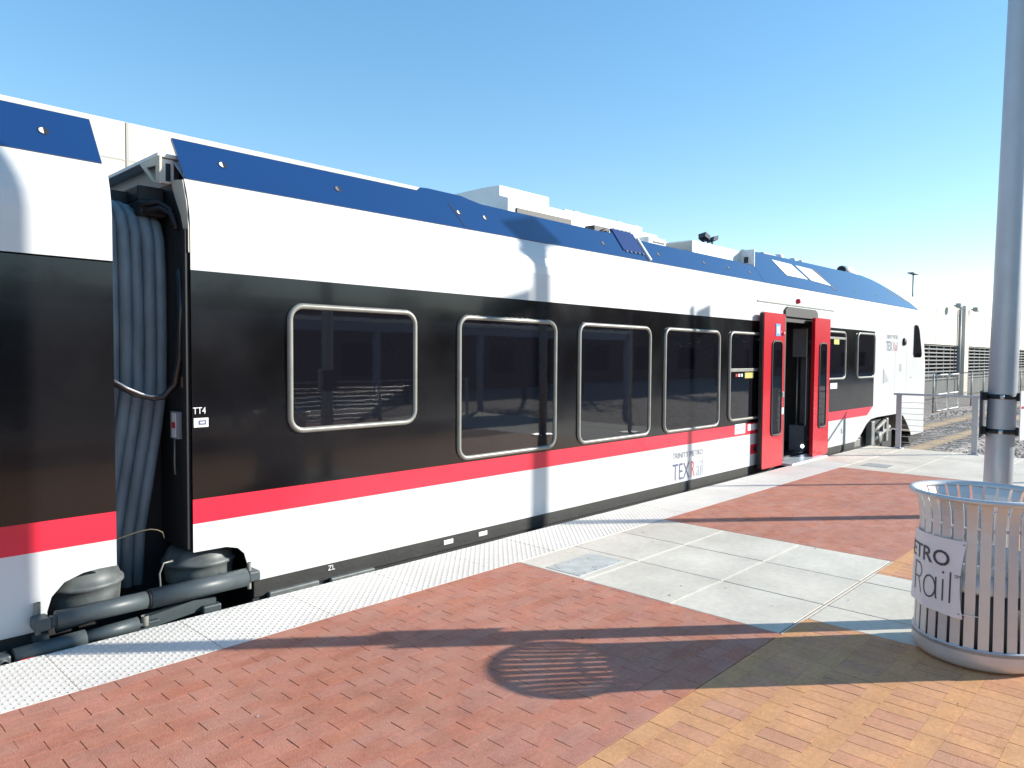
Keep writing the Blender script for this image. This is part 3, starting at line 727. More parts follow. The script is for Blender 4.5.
m.tube([(1.82, 5.04, 2.58), (1.9, 5.0, 2.61), (1.955, 4.93, 2.56), (1.96, 4.88, 2.46)], .016, 8)
part(m, 'gap_cabling', M['dark'])
# air springs and dampers below the gap
def spring(x, y, s=1.0):
    m = MB(); m.lathe([(0, .355), (.14, .352), (.19, .335), (.212, .29), (.222, .262), (.236, .256), (.238, .236), (.222, .228), (.218, .19), (.212, .12), (.19, .10), (.15, .02)], (x, y, 0), n=40)
    return part(m, 'air_spring', M['cover'])
spring(1.40, 4.99); spring(2.13, 4.99)
def damper(a, c_, r1, r2, split, name='damper'):
    a, c_ = Vector(a), Vector(c_); d_ = (c_ - a); q = a + d_ * split
    m = MB(); m.tube([a, q], r1, 18); dm = part(m, name, M['damper'])
    m = MB(); m.tube([q - d_ * .02, c_], r2, 18); part(m, 'sleeve', M['damper'], dm)
    m = MB(); m.tube([q - d_ * .035, q - d_ * .015], r2 * .93, 18); part(m, 'collar', M['black'], dm)
    return dm
dm = damper((1.17, 4.63, .150), (2.29, 4.63, .150), .052, .060, .47)
m = MB(); m.box(1.06, 1.14, 4.58, 4.70, .115, .185, 0, .012); m.box(1.14, 1.18, 4.605, 4.655, .12, .18, 0, .01); m.lathe([(.016, -.1), (.016, .1)], (1.10, 4.70, .15), n=10, mi=1)
m.box(1.075, 1.15, 4.68, 4.86, .03, .07, 0); part(m, 'damper_bracket', [M['damper'], M['frame']], dm)
m = MB(); m.box(2.30, 2.385, 4.60, 4.73, .115, .185, 0, .012); m.lathe([(.014, -.09), (.014, .09)], (2.325, 4.65, .15), n=10, mi=1); part(m, 'damper_bracket', [M['damper'], M['frame']], dm)
dm = damper((.965, 4.615, .0), (1.60, 4.615, .022), .050, .040, .55)
m = MB(); m.box(.86, .95, 4.58, 4.68, -.04, .03, 0, .012); m.lathe([(.02, -.06), (.02, .06)], (.91, 4.60, 0), axis='y', n=10, mi=1); part(m, 'damper_bracket', [M['damper'], M['frame']], dm)
m = MB(); m.lathe([(.022, -.03), (.022, .03)], (1.64, 4.615, .03), n=10, mi=1); m.box(1.60, 1.72, 4.60, 4.64, .0, .02, 0, .005); part(m, 'damper_joint', [M['damper'], M['frame']], dm)
m = MB(); m.box(.985, 1.05, 4.563, 4.567, -.02, -.002); part(m, 'damper_label', M['label_red'], dm)
m = MB(); m.xz([(1.62, -.05), (2.10, .0), (2.10, .05), (1.95, .065), (1.66, .03)], 4.66, 4.72); m.tube([(1.2, 4.75, .05), (1.5, 4.75, .08), (1.9, 4.74, .10), (2.2, 4.74, .09)], .018, 8)
m.tube([(1.95, 4.70, .06), (2.1, 4.70, .075), (2.25, 4.71, .08)], .012, 8); m.box(2.0, 2.12, 4.62, 4.68, -.03, .02, 0, .01)
part(m, 'bogie_linkage', M['damper'])
m = MB(); m.box(2.5, 2.9, 4.70, 4.74, -.10, -.02, 0, .01); m.box(3.0, 3.4, 4.70, 4.74, -.10, -.03, 0, .01); part(m, 'brake_pipe', M['cover'])
# front bogie
bg = MB(); bg.box(14.9, 17.5, 4.95, 5.10, -.30, .10, 0, .03); bg.box(15.7, 16.8, 4.90, 5.06, .1, .40, 0, .03)
bogie = part(bg, 'bogie', M['dark'])
for x in (15.05, 17.25):
    w = MB(); w.lathe([(0, -.03), (.10, -.04), (.12, -.02), (.33, .0), (.42, -.01), (.42, .10), (.45, .10), (.45, .13), (.2, .13)], (x, 5.28, -.19), axis='y', n=32, smooth=False); part(w, 'wheel', M['rust'], bogie)
M['dusty'] = mat('dusty light grey steel', (.20, .20, .185), .55, vary=.25, vscale=8)
def bp_(f, name):
    m = MB(); f(m); part(m, name, M['dusty'], bogie)
bp_(lambda m: m.tube([(15.75, 4.85, -.05), (16.9, 4.85, .20)], .05, 10), 'suspension_arm')
bp_(lambda m: m.tube([(15.75, 4.85, .12), (16.6, 4.85, .34)], .045, 10), 'suspension_arm')
bp_(lambda m: m.box(15.65, 15.85, 4.80, 4.92, -.12, .38, 0, .02), 'arm_mount')
bp_(lambda m: m.box(16.6, 16.75, 4.80, 4.92, -.1, .40, 0, .02), 'arm_mount')
bp_(lambda m: m.lathe([(0, -.06), (.12, -.06), (.12, .04)], (16.2, 4.86, .02), axis='y', n=16), 'axle_box')
bp_(lambda m: m.tube([(16.35, 4.83, -.2), (16.45, 4.83, .3)], .03, 8), 'shock_absorber')
bp_(lambda m: m.box(14.75, 15.1, 4.84, 4.9, -.08, .08, 0, .02), 'sand_box')
cb = MB(); cb.box(18.1, 19.0, 4.95, 7.3, -.40, -.05, 0, .04); cb.xz([(18.15, -.07), (19.05, -.07), (19.3, -.18), (18.3, -.30)], 4.8, 7.4, 0); part(cb, 'snow_plough', M['dark'])

tb_ = MB(); tb_.add([(-60, 4.3, -.86), (220, 4.3, -.86), (220, 4.75, -.787), (-60, 4.75, -.787), (220, 7.5, -.787), (-60, 7.5, -.787), (220, 8.1, -.86), (-60, 8.1, -.86)], [(0, 1, 2, 3), (3, 2, 4, 5), (5, 4, 6, 7)])
tag(tb_.build('track_bed', M['ballast']), kind='structure')
# ------------------------------------------------------------------ railway track
tk = empty('railway_track', (20, YC, -.85), 'rusty railway track on gravel ballast in front of the train', 'railway track')
def rail(y):
    m = MB(); pr = [(-.07, -.17), (.07, -.17), (.07, -.155), (.012, -.13), (.012, -.045), (.036, -.03), (.036, 0), (-.036, 0), (-.036, -.03), (-.012, -.045), (-.012, -.13), (-.07, -.155)]
    k = len(pr); vs = [(-60, y + a, -.61 + c_) for a, c_ in pr] + [(220, y + a, -.61 + c_) for a, c_ in pr]
    m.add(vs, [[i, (i + 1) % k, (i + 1) % k + k, i + k] for i in range(k)] + [list(range(k)), list(range(2 * k - 1, k - 1, -1))])
    return m.build('rail', M['rust'], tk, tk.location)
rail(YC - .75); rail(YC + .75)
s0 = MB(); s0.box(-.115, .115, -1.3, 1.3, .0, .075, 0, .012)
tie = s0.build('sleeper', M['wood'], tk); tie.location = (-6, 0, 0)
for k in range(1, 86):
    o = tie.copy(); C.objects.link(o); o.location = (-6 + .6 * k, random.uniform(-.03, .03), random.uniform(-.008, .004)); o.rotation_euler.z = random.uniform(-.02, .02)
# loose stones on the ballast near the platform end
st = MB()
def stone(x, y, z, s):
    bm = bmesh.new(); bmesh.ops.create_icosphere(bm, subdivisions=1, radius=s)
    for v_ in bm.verts: v_.co = Vector((v_.co.x * random.uniform(.7, 1.3), v_.co.y * random.uniform(.7, 1.3), v_.co.z * random.uniform(.5, .9)))
    bm.verts.index_update(); st.add([(v_.co.x + x, v_.co.y + y, v_.co.z + z) for v_ in bm.verts], [[q.index for q in f.verts] for f in bm.faces], 0, random.random()); bm.free()
for k in range(5200):
    x = 14.8 + random.random() ** 1.6 * 26; y = random.uniform(-1.2, 8.6)
    if abs(abs(y - YC) - .75) < .10: continue
    stone(x, y, -.79 + random.uniform(-.01, .012) if abs(y - YC) < 1.38 else -.84 + random.uniform(0, .04), random.uniform(.018, .036) * (1 + (x - 14) * .02))
M['stone'] = tone_mat('ballast stone', [(.22, .18, .15), (.32, .265, .225), (.42, .36, .31), (.52, .46, .40)], .9, 6, .2, .4)
tag(st.build('ballast_stones', M['stone'], tone=True, fix=False), kind='stuff')

# ------------------------------------------------------------------ railing at the platform end
def railing(name, xs_, ys_, label, along):
    base = (xs_[0], ys_[0], 0)
    rl = empty(name, base, label, 'railing')
    for x, y in zip(xs_, ys_):
        m = MB()
        if along == 'y': m.box(x - .02, x + .02, y - .045, y + .045, -.012, .985, 0, .004)
        else: m.box(x - .045, x + .045, y - .02, y + .02, -.012, .985, 0, .004)
        m.box(x - .08, x + .08, y - .08, y + .08, -.012, .012, 0, .003)
        m.build('post', M['pole'], rl, base)
    d_ = Vector((xs_[-1] - xs_[0], ys_[-1] - ys_[0], 0)).normalized() * .09
    a = Vector((xs_[0], ys_[0], 0)) - d_; e_ = Vector((xs_[-1], ys_[-1], 0)) + d_
    m = MB()
    if along == 'y': m.box(a.x - .03, a.x + .03, min(a.y, e_.y), max(a.y, e_.y), .985, 1.02, 0, .006)
    else: m.box(min(a.x, e_.x), max(a.x, e_.x), a.y - .03, a.y + .03, .985, 1.02, 0, .006)
    m.build('top_rail', M['pole'], rl, base)
    for k in range(8):
        z = .12 + k * .105; m = MB(); m.tube([(a.x + d_.x, a.y + d_.y, z), (e_.x - d_.x, e_.y - d_.y, z)], .004, 6); m.build('cable', M['steel'], rl, base)
    return rl
railing('cable_railing', [14.64, 14.64], [4.03, 2.82], 'grey cable railing at the far end of the platform beside the train cab', 'y')
ed = MB(); ed.box(14.725, 14.76, -6.2, 4.54, -.3, -.004, 0, .004)
tag(ed.build('platform_end_edge', M['sill']), kind='structure')
railing('cable_railing', [-4 + 1.5 * k for k in range(13)], [-5.6] * 13, 'grey cable railing along the back edge of the platform', 'x')

# ------------------------------------------------------------------ litter bin
CC = (4.735, .866); KR = .96; BO = (CC[0], CC[1], 0)
bin_ = empty('trash_can', BO, 'silver slatted steel trash can with flared rim standing by the pole', 'trash can')
NS = 30
def slat_mesh():
    m = MB(); prof = [(.312, .05), (.312, .55), (.312, .74), (.316, .80), (.326, .85), (.342, .888), (.356, .905)]
    hw = .0246
    vs = []
    for r, z in prof:
        for dr in (0, -.005):
            for s in (-1, 1): vs.append(((r + dr) * KR * (1 + .07 * max(0, .75 - z) / .75), s * hw * (r / .312 if z > .74 else 1), z))
    fs = []
    for i in range(len(prof) - 1):
        a = i * 4; c_ = a + 4
        fs += [(a, a + 1, c_ + 1, c_), (a + 2, c_ + 2, c_ + 3, a + 3), (a, c_, c_ + 2, a + 2), (a + 1, a + 3, c_ + 3, c_ + 1)]
    m.add(vs, fs); return m
sm = slat_mesh().build('slat', M['can'], bin_)
for k in range(NS):
    o = sm if k == 0 else sm.copy()
    if k: C.objects.link(o)
    o.rotation_euler.z = 2 * math.pi * k / NS + .05
m = MB(); m.lathe([(r_ * KR, z_) for r_, z_ in [(.335, .896), (.338, .912), (.354, .922), (.371, .918), (.376, .905), (.366, .895), (.350, .892), (.335, .896)]], (CC[0], CC[1], 0), n=64); m.build('rim', M['can'], bin_, BO)
m = MB(); m.lathe([(r_ * KR * 1.065, z_) for r_, z_ in [(.318, .095), (.320, .10), (.320, .125), (.306, .125), (.306, .02), (.25, .0), (.25, .0)]], (CC[0], CC[1], 0), n=64)
m.lathe([(r_ * KR * 1.065, z_) for r_, z_ in [(.320, .12), (.320, .06), (.312, .03), (.29, .008), (.0, .006)]], (CC[0], CC[1], 0), n=64); m.build('base_ring', M['can'], bin_, BO)
m = MB(); m.lathe([(r_ * KR, z_) for r_, z_ in [(.312, .415), (.310, .51), (.304, .51), (.306, .415), (.312, .415)]], (CC[0], CC[1], 0), n=64); m.build('band', M['can'], bin_, BO)
m = MB(); m.lathe([(r_ * KR, z_) for r_, z_ in [(.298, .745), (.304, .745), (.304, .76), (.298, .76), (.298, .745)]], (CC[0], CC[1], 0), n=64); m.build('band', M['can'], bin_, BO)
m = MB(); m.lathe([(.274, .40), (.286, .44), (.288, .555), (.282, .562), (.276, .50), (.268, .40)], (CC[0], CC[1], 0), n=48); m.build('inner_collar', mat('white bin collar', (.72, .72, .71), .45, vary=.1, vscale=20, bump=.3, bscale=30), bin_, BO)  # white ring above the liner, visible between the slats
m = MB(); m.lathe([(.262, .41), (.275, .41), (.270, .06), (.0, .05)], (CC[0], CC[1], 0), n=48); m.lathe([(.262, .41), (.255, .07), (0, .06)], (CC[0], CC[1], 0), n=48); m.build('liner', M['liner'], bin_, BO)

# banner wrapped round the bin
RP = .310
bn = MB(); nu, nv = 22, 8
A0, A1 = 100, 180
vs = []
def ban(a_deg, z, dr=0):
    fold = 0
    u_ = (a_deg - A0) / (A1 - A0); w_ = (z - .285) / .40
    r = RP + .004 + .022 * max(0, .75 - z) / .75 + dr + .006 * math.sin(5 * u_ * math.pi) * (1 - w_) + (.014 * max(0, (u_ - .9) / .1) if .05 < w_ < .6 else 0)
    t = R(a_deg); return (CC[0] + r * math.cos(t), CC[1] + r * math.sin(t), z)
def edge_a(w_): return A1 - 4 * math.sin(math.pi * w_ * .95) * (1 if w_ < 1 else 1) - 2 * (1 - w_)
for th in (0, .002):
    for j in range(nv + 1):
        w_ = j / nv; aR = edge_a(w_)
        for i in range(nu + 1):
            vs.append(ban(A0 + (aR - A0) * i / nu, .285 + .40 * w_ - .012 * (i / nu) * (1 - w_), th))
W_ = nu + 1; off = W_ * (nv + 1); fs = []
for j in range(nv):
    for i in range(nu):
        a = j * W_ + i; fs += [(a, a + W_, a + W_ + 1, a + 1), (a + off, a + 1 + off, a + W_ + 1 + off, a + W_ + off)]
bn.add(vs, fs, 0, 0, True)
BNO = (ban(150, .285)[0], ban(150, .285)[1], .285)
banner = bn.build('paper_banner', M['paper'], None, BNO, fix=False)
tag(banner, 'white printed banner tied round the silver slatted trash can', 'banner')
def on_ban(a_right, z): return lambda a, c_: ban(a_right + math.degrees(a / RP), z + c_, .004)
text_mesh('METRO', .118, on_ban(166.0, .534), 'lettering', M['ink'], banner, BNO, sx=1.06, align='RIGHT', offset=.0015)
def ribbon(pts, w, closed=False):
    """flat pen stroke on the banner; points are (angle, height)"""
    m = MB(); P_ = [Vector((R(a) * RP, z)) for a, z in pts]; N = len(P_); L_ = []
    for i, p_ in enumerate(P_):
        d_ = (P_[(i + 1) % N] - P_[i - 1]) if closed else (P_[min(i + 1, N - 1)] - P_[max(i - 1, 0)])
        n_ = Vector((-d_.y, d_.x)).normalized() * w / 2; L_.append((p_ + n_, p_ - n_))
    vs = [ban(math.degrees(q_.x / RP), q_.y, .004) for pr_ in L_ for q_ in pr_]
    m.add(vs, [(2 * i, 2 * i + 1, (2 * i + 3) % (2 * N), (2 * i + 2) % (2 * N)) for i in range(N if closed else N - 1)])
    return m
def letter(ms):
    m = MB()
    for q_ in ms: m.add(q_.v, q_.f)
    m.build('letter', M['ink'], banner, BNO, fix=False)
el = [(145.0 + 6.6 * math.cos(2 * math.pi * t / 24), .402 + .058 * math.sin(2 * math.pi * t / 24)) for t in range(24)]
letter([ribbon(el, .0085, True), ribbon([(152, .462), (152, .40), (152.4, .352), (153.4, .345)], .0085)])
letter([ribbon([(159.3, .462), (159.3, .345)], .0085), ribbon([(159.3, .505), (159.3, .493)], .010)])
letter([ribbon([(166.6, .51), (166.6, .345)], .0085)])
bowl = [(119, .505), (127, .505)] + [(127 + 6.5 * math.sin(math.pi * t / 10), .465 + .04 * math.cos(math.pi * t / 10)) for t in range(11)] + [(119, .425)]
letter([ribbon([(119, .51), (119, .345)], .0085), ribbon(bowl, .0085), ribbon([(127, .425), (134, .345)], .0085)])
text_mesh('SM', .026, on_ban(176.0, .485), 'lettering', M['ink'], banner, BNO, align='RIGHT')
m = MB()
for a, z in ((177, .668), (175, .30)):
    p0 = ban(a, z, .004); m.lathe([(0, .002), (.006, .002), (.006, -.002)], p0, n=10)
m.build('eyelet', M['fixture'], banner, BNO)
m = MB(); m.tube([ban(175, .30, .004), ban(181, .299, .006), ban(190, .30, .0)], .0022, 6); m.build('cable_tie', M['label_white'], banner, BNO)

# ------------------------------------------------------------------ poles
PB = (5.369, .916, 0)
lp = empty('lamp_post', PB, 'tall round silver pole rising behind the trash can with two dark straps', 'pole')
lean = Vector((.688, -.7257, 0)) * .019
def PP(z): return Vector(PB) + lean * z + Vector((0, 0, z))
m = MB(); m.tube([PP(z) for z in (0, 1, 2, 3, 4, 5, 6.5)], [.0785, .0775, .0765, .0755, .0745, .0735, .072], 40); m.build('shaft', M['pole'], lp, PB)
m = MB(); m.box(PB[0] - .16, PB[0] + .16, PB[1] - .16, PB[1] + .16, 0, .02, 0, .004); m.build('base_plate', M['pole'], lp, PB)
for z in (1.205, 1.42):
    m = MB(); m.tube([PP(z - .014), PP(z + .014)], .081, 40); m.build('strap', M['black'], lp, PB)
    m = MB(); q = PP(z) + Vector((-.9857, -.1688, 0)) * .083; m.lathe([(0, -.012), (.013, -.012), (.013, .012), (0, .012)], q, n=10); m.build('strap_buckle', M['steel'], lp, PB)
m = MB(); q = PP(6.4); m.box(q.x - .1, q.x + .9, q.y - .15, q.y + .15, q.z, q.z + .12, 0, .03); m.build('lamp_head', M['fixture'], lp, PB)
# signs strapped to the sides of the pole
rt_ = Vector((.1688, -.9857, 0)); fw = Vector((.9857, .1688, 0))
def plate(c_, u_, w_, h, t, mi=0, mb=None):
    mb = mb or MB(); nrm = Vector((u_.y, -u_.x, 0)); up = Vector((0, 0, h / 2)); a = u_ * w_ / 2; k = nrm * t / 2
    vs = [c_ + sa * a + sb * up + sn * k for sn in (-1, 1) for sb in (-1, 1) for sa in (-1, 1)]
    return mb.add([tuple(q) for q in vs], [(0, 1, 3, 2), (4, 6, 7, 5), (0, 4, 5, 1), (2, 3, 7, 6), (0, 2, 6, 4), (1, 5, 7, 3)], mi)
q = PP(1.31) - rt_ * .100
m = plate(q, (fw + rt_ * .10).normalized(), .20, .29, .006)
sg = tag(m.build('small_sign', M['fixture_dark'], None, tuple(q)), 'dark backed small sign strapped to the left side of the silver pole', 'sign')
for z in (1.205, 1.42):
    m = plate(PP(z) - rt_ * .090, rt_, .03, .05, .03); m.build('sign_bracket', M['black'], sg, tuple(q))
q = PP(1.31) + rt_ * .138
ud = (fw * .9 + rt_ * .44).normalized()
m = plate(q, ud, .20, .30, .006)
sg = tag(m.build('small_sign', M['label_white'], None, tuple(q)), 'white small sign with red stripe strapped to the right side of the silver pole', 'sign')
nrm = Vector((ud.y, -ud.x, 0)); nrm = nrm if nrm.dot(Vector((-1, -1, 0))) > 0 else -nrm
def face_print(z, h, w0, w1, mt):
    m = plate(q + nrm * .0045 + Vector((0, 0, z)) + ud * ((w0 + w1) / 2), ud, w1 - w0, h, .001); m.build('sign_print', mt, sg, tuple(q))
face_print(.05, .014, -.09, .09, M['label_red'])
for z in (1.205, 1.42):
    m = plate(PP(z) + rt_ * .092, rt_, .03, .05, .03); m.build('sign_bracket', M['black'], sg, tuple(q))

# further poles on the platform, to the right of the view; their shadows fall across it
def other_pole(x, y, r, h, label, cat, head):
    P0 = (x, y, 0); e_ = empty('lamp_post', P0, label, cat)
    m = MB(); m.tube([(x, y, z * h / 6) for z in range(7)], [r * (1 - .015 * z) for z in range(7)], 24); m.build('shaft', M['pole'], e_, P0)
    m = MB(); m.box(x - .17, x + .17, y - .17, y + .17, 0, .02, 0, .004); m.build('base_plate', M['pole'], e_, P0)
    head(e_, x, y, h, P0); return e_
pv = Vector((math.sin(R(40)), math.cos(R(40)), 0))
def head_a(e_, x, y, h, P0):
    for s in (-1, 1):
        m = MB(); m.tube([(x, y, 5.55), tuple(Vector((x, y, 5.86)) + pv * s * .15)], .035, 10); m.build('arm', M['pole'], e_, P0)
    c_ = Vector((x, y, 5.98)) + pv * .12
    m = MB(); plate(c_, pv, .46, .24, .4, 0, m); m.build('lamp_head', M['fixture'], e_, P0)
    c_ = Vector((x, y, 5.32)) - pv * .33
    m = MB(); plate(c_, pv, .46, .20, .02, 0, m); m.build('sign_panel', M['fixture'], e_, P0)
other_pole(11.5, -.587, .092, 6.1, 'grey platform lamp post with forked arms beyond the right edge of view', 'pole', head_a)
def head_b(e_, x, y, h, P0):
    c_ = Vector((x, y, 4.55)) + pv * .19
    m = MB(); plate(c_, pv, .24, .30, .12, 0, m); m.build('camera_box', M['fixture'], e_, P0)
other_pole(13.29, .378, .042, 4.80, 'thin grey platform post carrying a small box beyond the right edge of view', 'pole', head_b)

# ------------------------------------------------------------------ parking garage behind the train
GY = 12.0; GO = (40, GY, -.85)
gar = empty('parking_garage', GO, 'long white concrete parking garage with louvred openings behind the train', 'building')
bays = []
pil = [57.6 + 17.5 * k for k in range(-5, 7)]
for k in range(len(pil) - 1):
    x0, x1 = pil[k] + .55, pil[k + 1] - .55
    m = MB(); m.box(pil[k] + (.552 if pil[k] > 50 else .001), pil[k + 1] - (.552 if pil[k + 1] > 50 else .001), GY, GY + .35, 2.57, 5.17, 0, 0); m.box(pil[k] + .01, x1, GY - .006, GY - .001, 4.585, 4.605, 1)
    xx = pil[k] - 1.0 + 5.83
    while xx < x1: m.box(xx - .02, xx + .02, GY - .012, GY - .007, 2.6, 5.165, 1); xx += 5.833
    m.build('wall_panel', [M['garage'], mat('panel joint', (.45, .42, .38), .8) if k == 0 else bpy.data.materials['panel joint']], gar, GO)
    m = MB(); m.box(x0, x1, GY + .05, GY + .3, -.85, .28); m.build('low_wall', M['garage_low'], gar, GO)
    m = MB()
    z = .36
    while z < 2.52:
        m.box(x0, x1, GY + .10, GY + .16, z, z + .085); z += .235
    xx = x0 + .6
    while xx < x1: m.box(xx, xx + .10, GY + .17, GY + .25, .28, 2.57); xx += 1.75
    m.build('louvre', M['louvre'], gar, GO)
for x in pil:
    m = MB(); m.box(x - .55, x + .55, GY - .28, GY + .4, -.85, 5.30 if x > 50 else 4.4, 0, .02); m.build('pillar', M['garage'], gar, GO)
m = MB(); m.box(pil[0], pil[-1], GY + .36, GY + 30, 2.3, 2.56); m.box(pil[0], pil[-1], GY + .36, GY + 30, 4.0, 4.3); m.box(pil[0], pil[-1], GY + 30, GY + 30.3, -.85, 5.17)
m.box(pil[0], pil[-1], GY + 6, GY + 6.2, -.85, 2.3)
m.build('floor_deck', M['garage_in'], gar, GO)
def wall_light(x, label):
    o = (x, GY - .29, 5.0); e_ = empty('wall_light', o, label, 'light')
    m = MB(); m.box(x - .3, x + .3, GY - .72, GY - .42, 4.97, 5.24, 0, .03); m.build('housing', M['fixture'], e_, o)
    m = MB(); m.box(x - .05, x + .05, GY - .43, GY - .28, 5.05, 5.15); m.build('arm', M['fixture'], e_, o)
    m = MB(); m.box(x - .28, x + .28, GY - .76, GY - .46, 4.922, 4.932); m.build('lens', M['lens'], e_, o)
wall_light(53.8, 'grey box wall light left of the garage pillar top')
wall_light(58.6, 'grey box wall light right of the garage pillar top')
m = MB(); m.tube([(56.3, GY - .12, 5.0), (56.3, GY - .12, -.8)], .09, 8)
tag(m.build('downpipe', M['fixture'], None, (0, 0, 0)), 'grey downpipe running down beside the garage pillar', 'pipe')
# parked car seen dimly behind the louvres
def car(x, y, label, col):
    o = (x, y, -.85); e_ = empty('parked_car', o, label, 'car')
    m = MB(); m.xz([(x - 2.1, -.55), (x + 2.1, -.55), (x + 2.15, -.1), (x + 1.3, .05), (x + .8, .5), (x - .9, .52), (x - 1.5, .08), (x - 2.1, 0)], y, y + 1.75); m.build('body', col, e_, o)
    m = MB(); m.xz([(x - 1.3, .08), (x + 1.15, .08), (x + .72, .45), (x - .82, .46)], y - .006, y - .001); m.build('side_window', M['glass'], e_, o)
    for dx in (-1.3, 1.3):
        m = MB(); m.lathe([(0, -.02), (.2, -.02), (.32, 0), (.32, .2)], (x + dx, y, -.53), axis='y', n=20); m.build('wheel', M['black'], e_, o)
car(53.6, GY + 1.6, 'pale blue car parked inside the garage behind the louvres', mat('pale blue car paint', (.5, .6, .75), .3, coat=.5))
# roof deck lights
o = (25.65, 14.0, 5.0); fl = empty('floodlight_mast', o, 'twin floodlight on a short mast standing above the garage roof', 'floodlight')
m = MB(); m.tube([(25.65, 14, 4.3), (25.65, 14, 6.02)], .04, 8); m.box(25.3, 26.05, 13.97, 14.03, 5.98, 6.02); m.build('mast', M['fixture_dark'], fl, o)
for x, tl in ((25.33, .05), (25.98, -.04)):
    m = MB(); m.add([(x - .19, 13.8, 6.20 + tl), (x + .19, 13.8, 6.20 - tl), (x + .19, 14.08, 6.12 - tl), (x - .19, 14.08, 6.12 + tl), (x - .17, 13.78, 6.36 + tl), (x + .17, 13.78, 6.36 - tl), (x + .17, 14.1, 6.30 - tl), (x - .17, 14.1, 6.30 + tl)], [(0, 1, 2, 3), (7, 6, 5, 4), (0, 4, 5, 1), (2, 6, 7, 3), (1, 5, 6, 2), (0, 3, 7, 4)])
    m.box(x - .02, x + .02, 13.92, 13.98, 6.0, 6.2); m.build('floodlight', M['fixture_dark'], fl, o)
o = (53.2, 14.0, 4.3); fl = empty('deck_lamp', o, 'slim lamp mast with flat head on the garage roof right of the train nose', 'lamp')
m = MB(); m.tube([(53.2, 14, 4.3), (53.2, 14, 7.25)], .05, 8); m.build('mast', M['fixture'], fl, o)
m = MB(); m.box(52.55, 53.85, 13.8, 14.2, 7.24, 7.33, 0, .03); m.build('lamp_head', mat('pale lamp housing', (.5, .51, .52), .5), fl, o)

# chain link fence and gate in front of the garage
def chain(mb, x0, x1, y, z0, z1, s=.16, r=.012):
    h = z1 - z0; k = x0 - h
    while k < x1:
        for sg_ in (1, -1):
            a, c_ = (k, z0), (k + h, z1)
            if sg_ < 0: a, c_ = (k, z1), (k + h, z0)
            t0 = max(0, (x0 - k) / h); t1 = min(1, (x1 - k) / h)
            if t1 - t0 > .02:
                A_ = (a[0] + (c_[0] - a[0]) * t0, a[1] + (c_[1] - a[1]) * t0); B_ = (a[0] + (c_[0] - a[0]) * t1, a[1] + (c_[1] - a[1]) * t1)
                yy = y + .006 * sg_
                mb.add([(A_[0] - r, yy, A_[1]), (A_[0] + r, yy, A_[1]), (B_[0] + r, yy, B_[1]), (B_[0] - r, yy, B_[1])], [(0, 1, 2, 3)])
        k += s
FY = 9.0; FO = (38, FY, -.85)
fe = empty('chain_link_fence', FO, 'grey chain link fence running along the garage wall beyond the track', 'fence')
for (a, c_) in ((20, 37.9), (42.6, 90)):
    m = MB(); chain(m, a, c_, FY, -.83, .93); m.build('mesh_panel', M['fence'], fe, FO, fix=False)
    m = MB(); m.tube([(a, FY, .95), (c_, FY, .95)], .025, 6); m.build('top_rail', M['fence'], fe, FO)
    xx = a
    while xx <= c_ + .01:
        m = MB(); m.tube([(xx, FY, -.85), (xx, FY, 1.0)], .035, 8); m.build('fence_post', M['fence'], fe, FO); xx += (c_ - a) / max(1, round((c_ - a) / 3))
gt = empty('chain_link_gate', (40.2, FY, -.85), 'double leaf chain link gate with pale frame right of the train cab', 'gate')
for (a, c_) in ((38.15, 40.15), (40.25, 42.35)):
    m = MB(); y = FY - .05
    pts = [(a, -.78), (c_, -.78), (c_, .92), (a, .92)]
    m.tube([(x, y, z) for x, z in pts], .04, 8, closed=True); m.tube([(a, y, .0), (c_, y, .0)], .03, 8)
    lf = m.build('gate_leaf', mat('pale gate frame', (.62, .63, .62), .5, metal=.2), gt, gt.location)
    m = MB(); chain(m, a, c_, y, -.78, .92); m.build('mesh_panel', M['fence'], lf, gt.location, fix=False)

# ------------------------------------------------------------------ behind the viewer: unseen scenery added for the dark paint and glass to mirror
o = (0, -30, -.85); bd = empty('brick_building', o, 'low dark brick station building behind the viewer, mirrored in the train windows', 'building')
m = MB(); m.box(-45, 46, -38, -30, -.85, 4.6); m.build('wall', M['brick_far'], bd, o)
m = MB(); m.box(-45.3, 46.3, -38.3, -29.5, 4.6, 4.95); m.build('roof', M['fixture'], bd, o)
for k in range(13):
    x = -40 + k * 6.6; m = MB(); m.box(x, x + 2.6, -30.04, -30.0, .3, 2.4); m.build('window', M['lens'] if k % 3 == 0 else M['glass'], bd, o)
o = (120, -34, -.85); bd = empty('brick_building', o, 'long dark unseen block added to darken the mirrored skyline right of the view', 'building')
m = MB(); m.box(52, 230, -44, -34, -.85, 9.2); m.build('wall', M['brick_far'], bd, o)  # added unseen block, keeps pale sky out of the window reflections
m = MB(); m.box(51.7, 230.3, -44.3, -33.5, 9.2, 9.6); m.build('roof', M['fixture'], bd, o)
for k in range(20):
    x = 56 + k * 8.6; m = MB(); m.box(x, x + 4, -34.04, -34.0, .3, 2.8); m.build('window', M['glass'], bd, o)
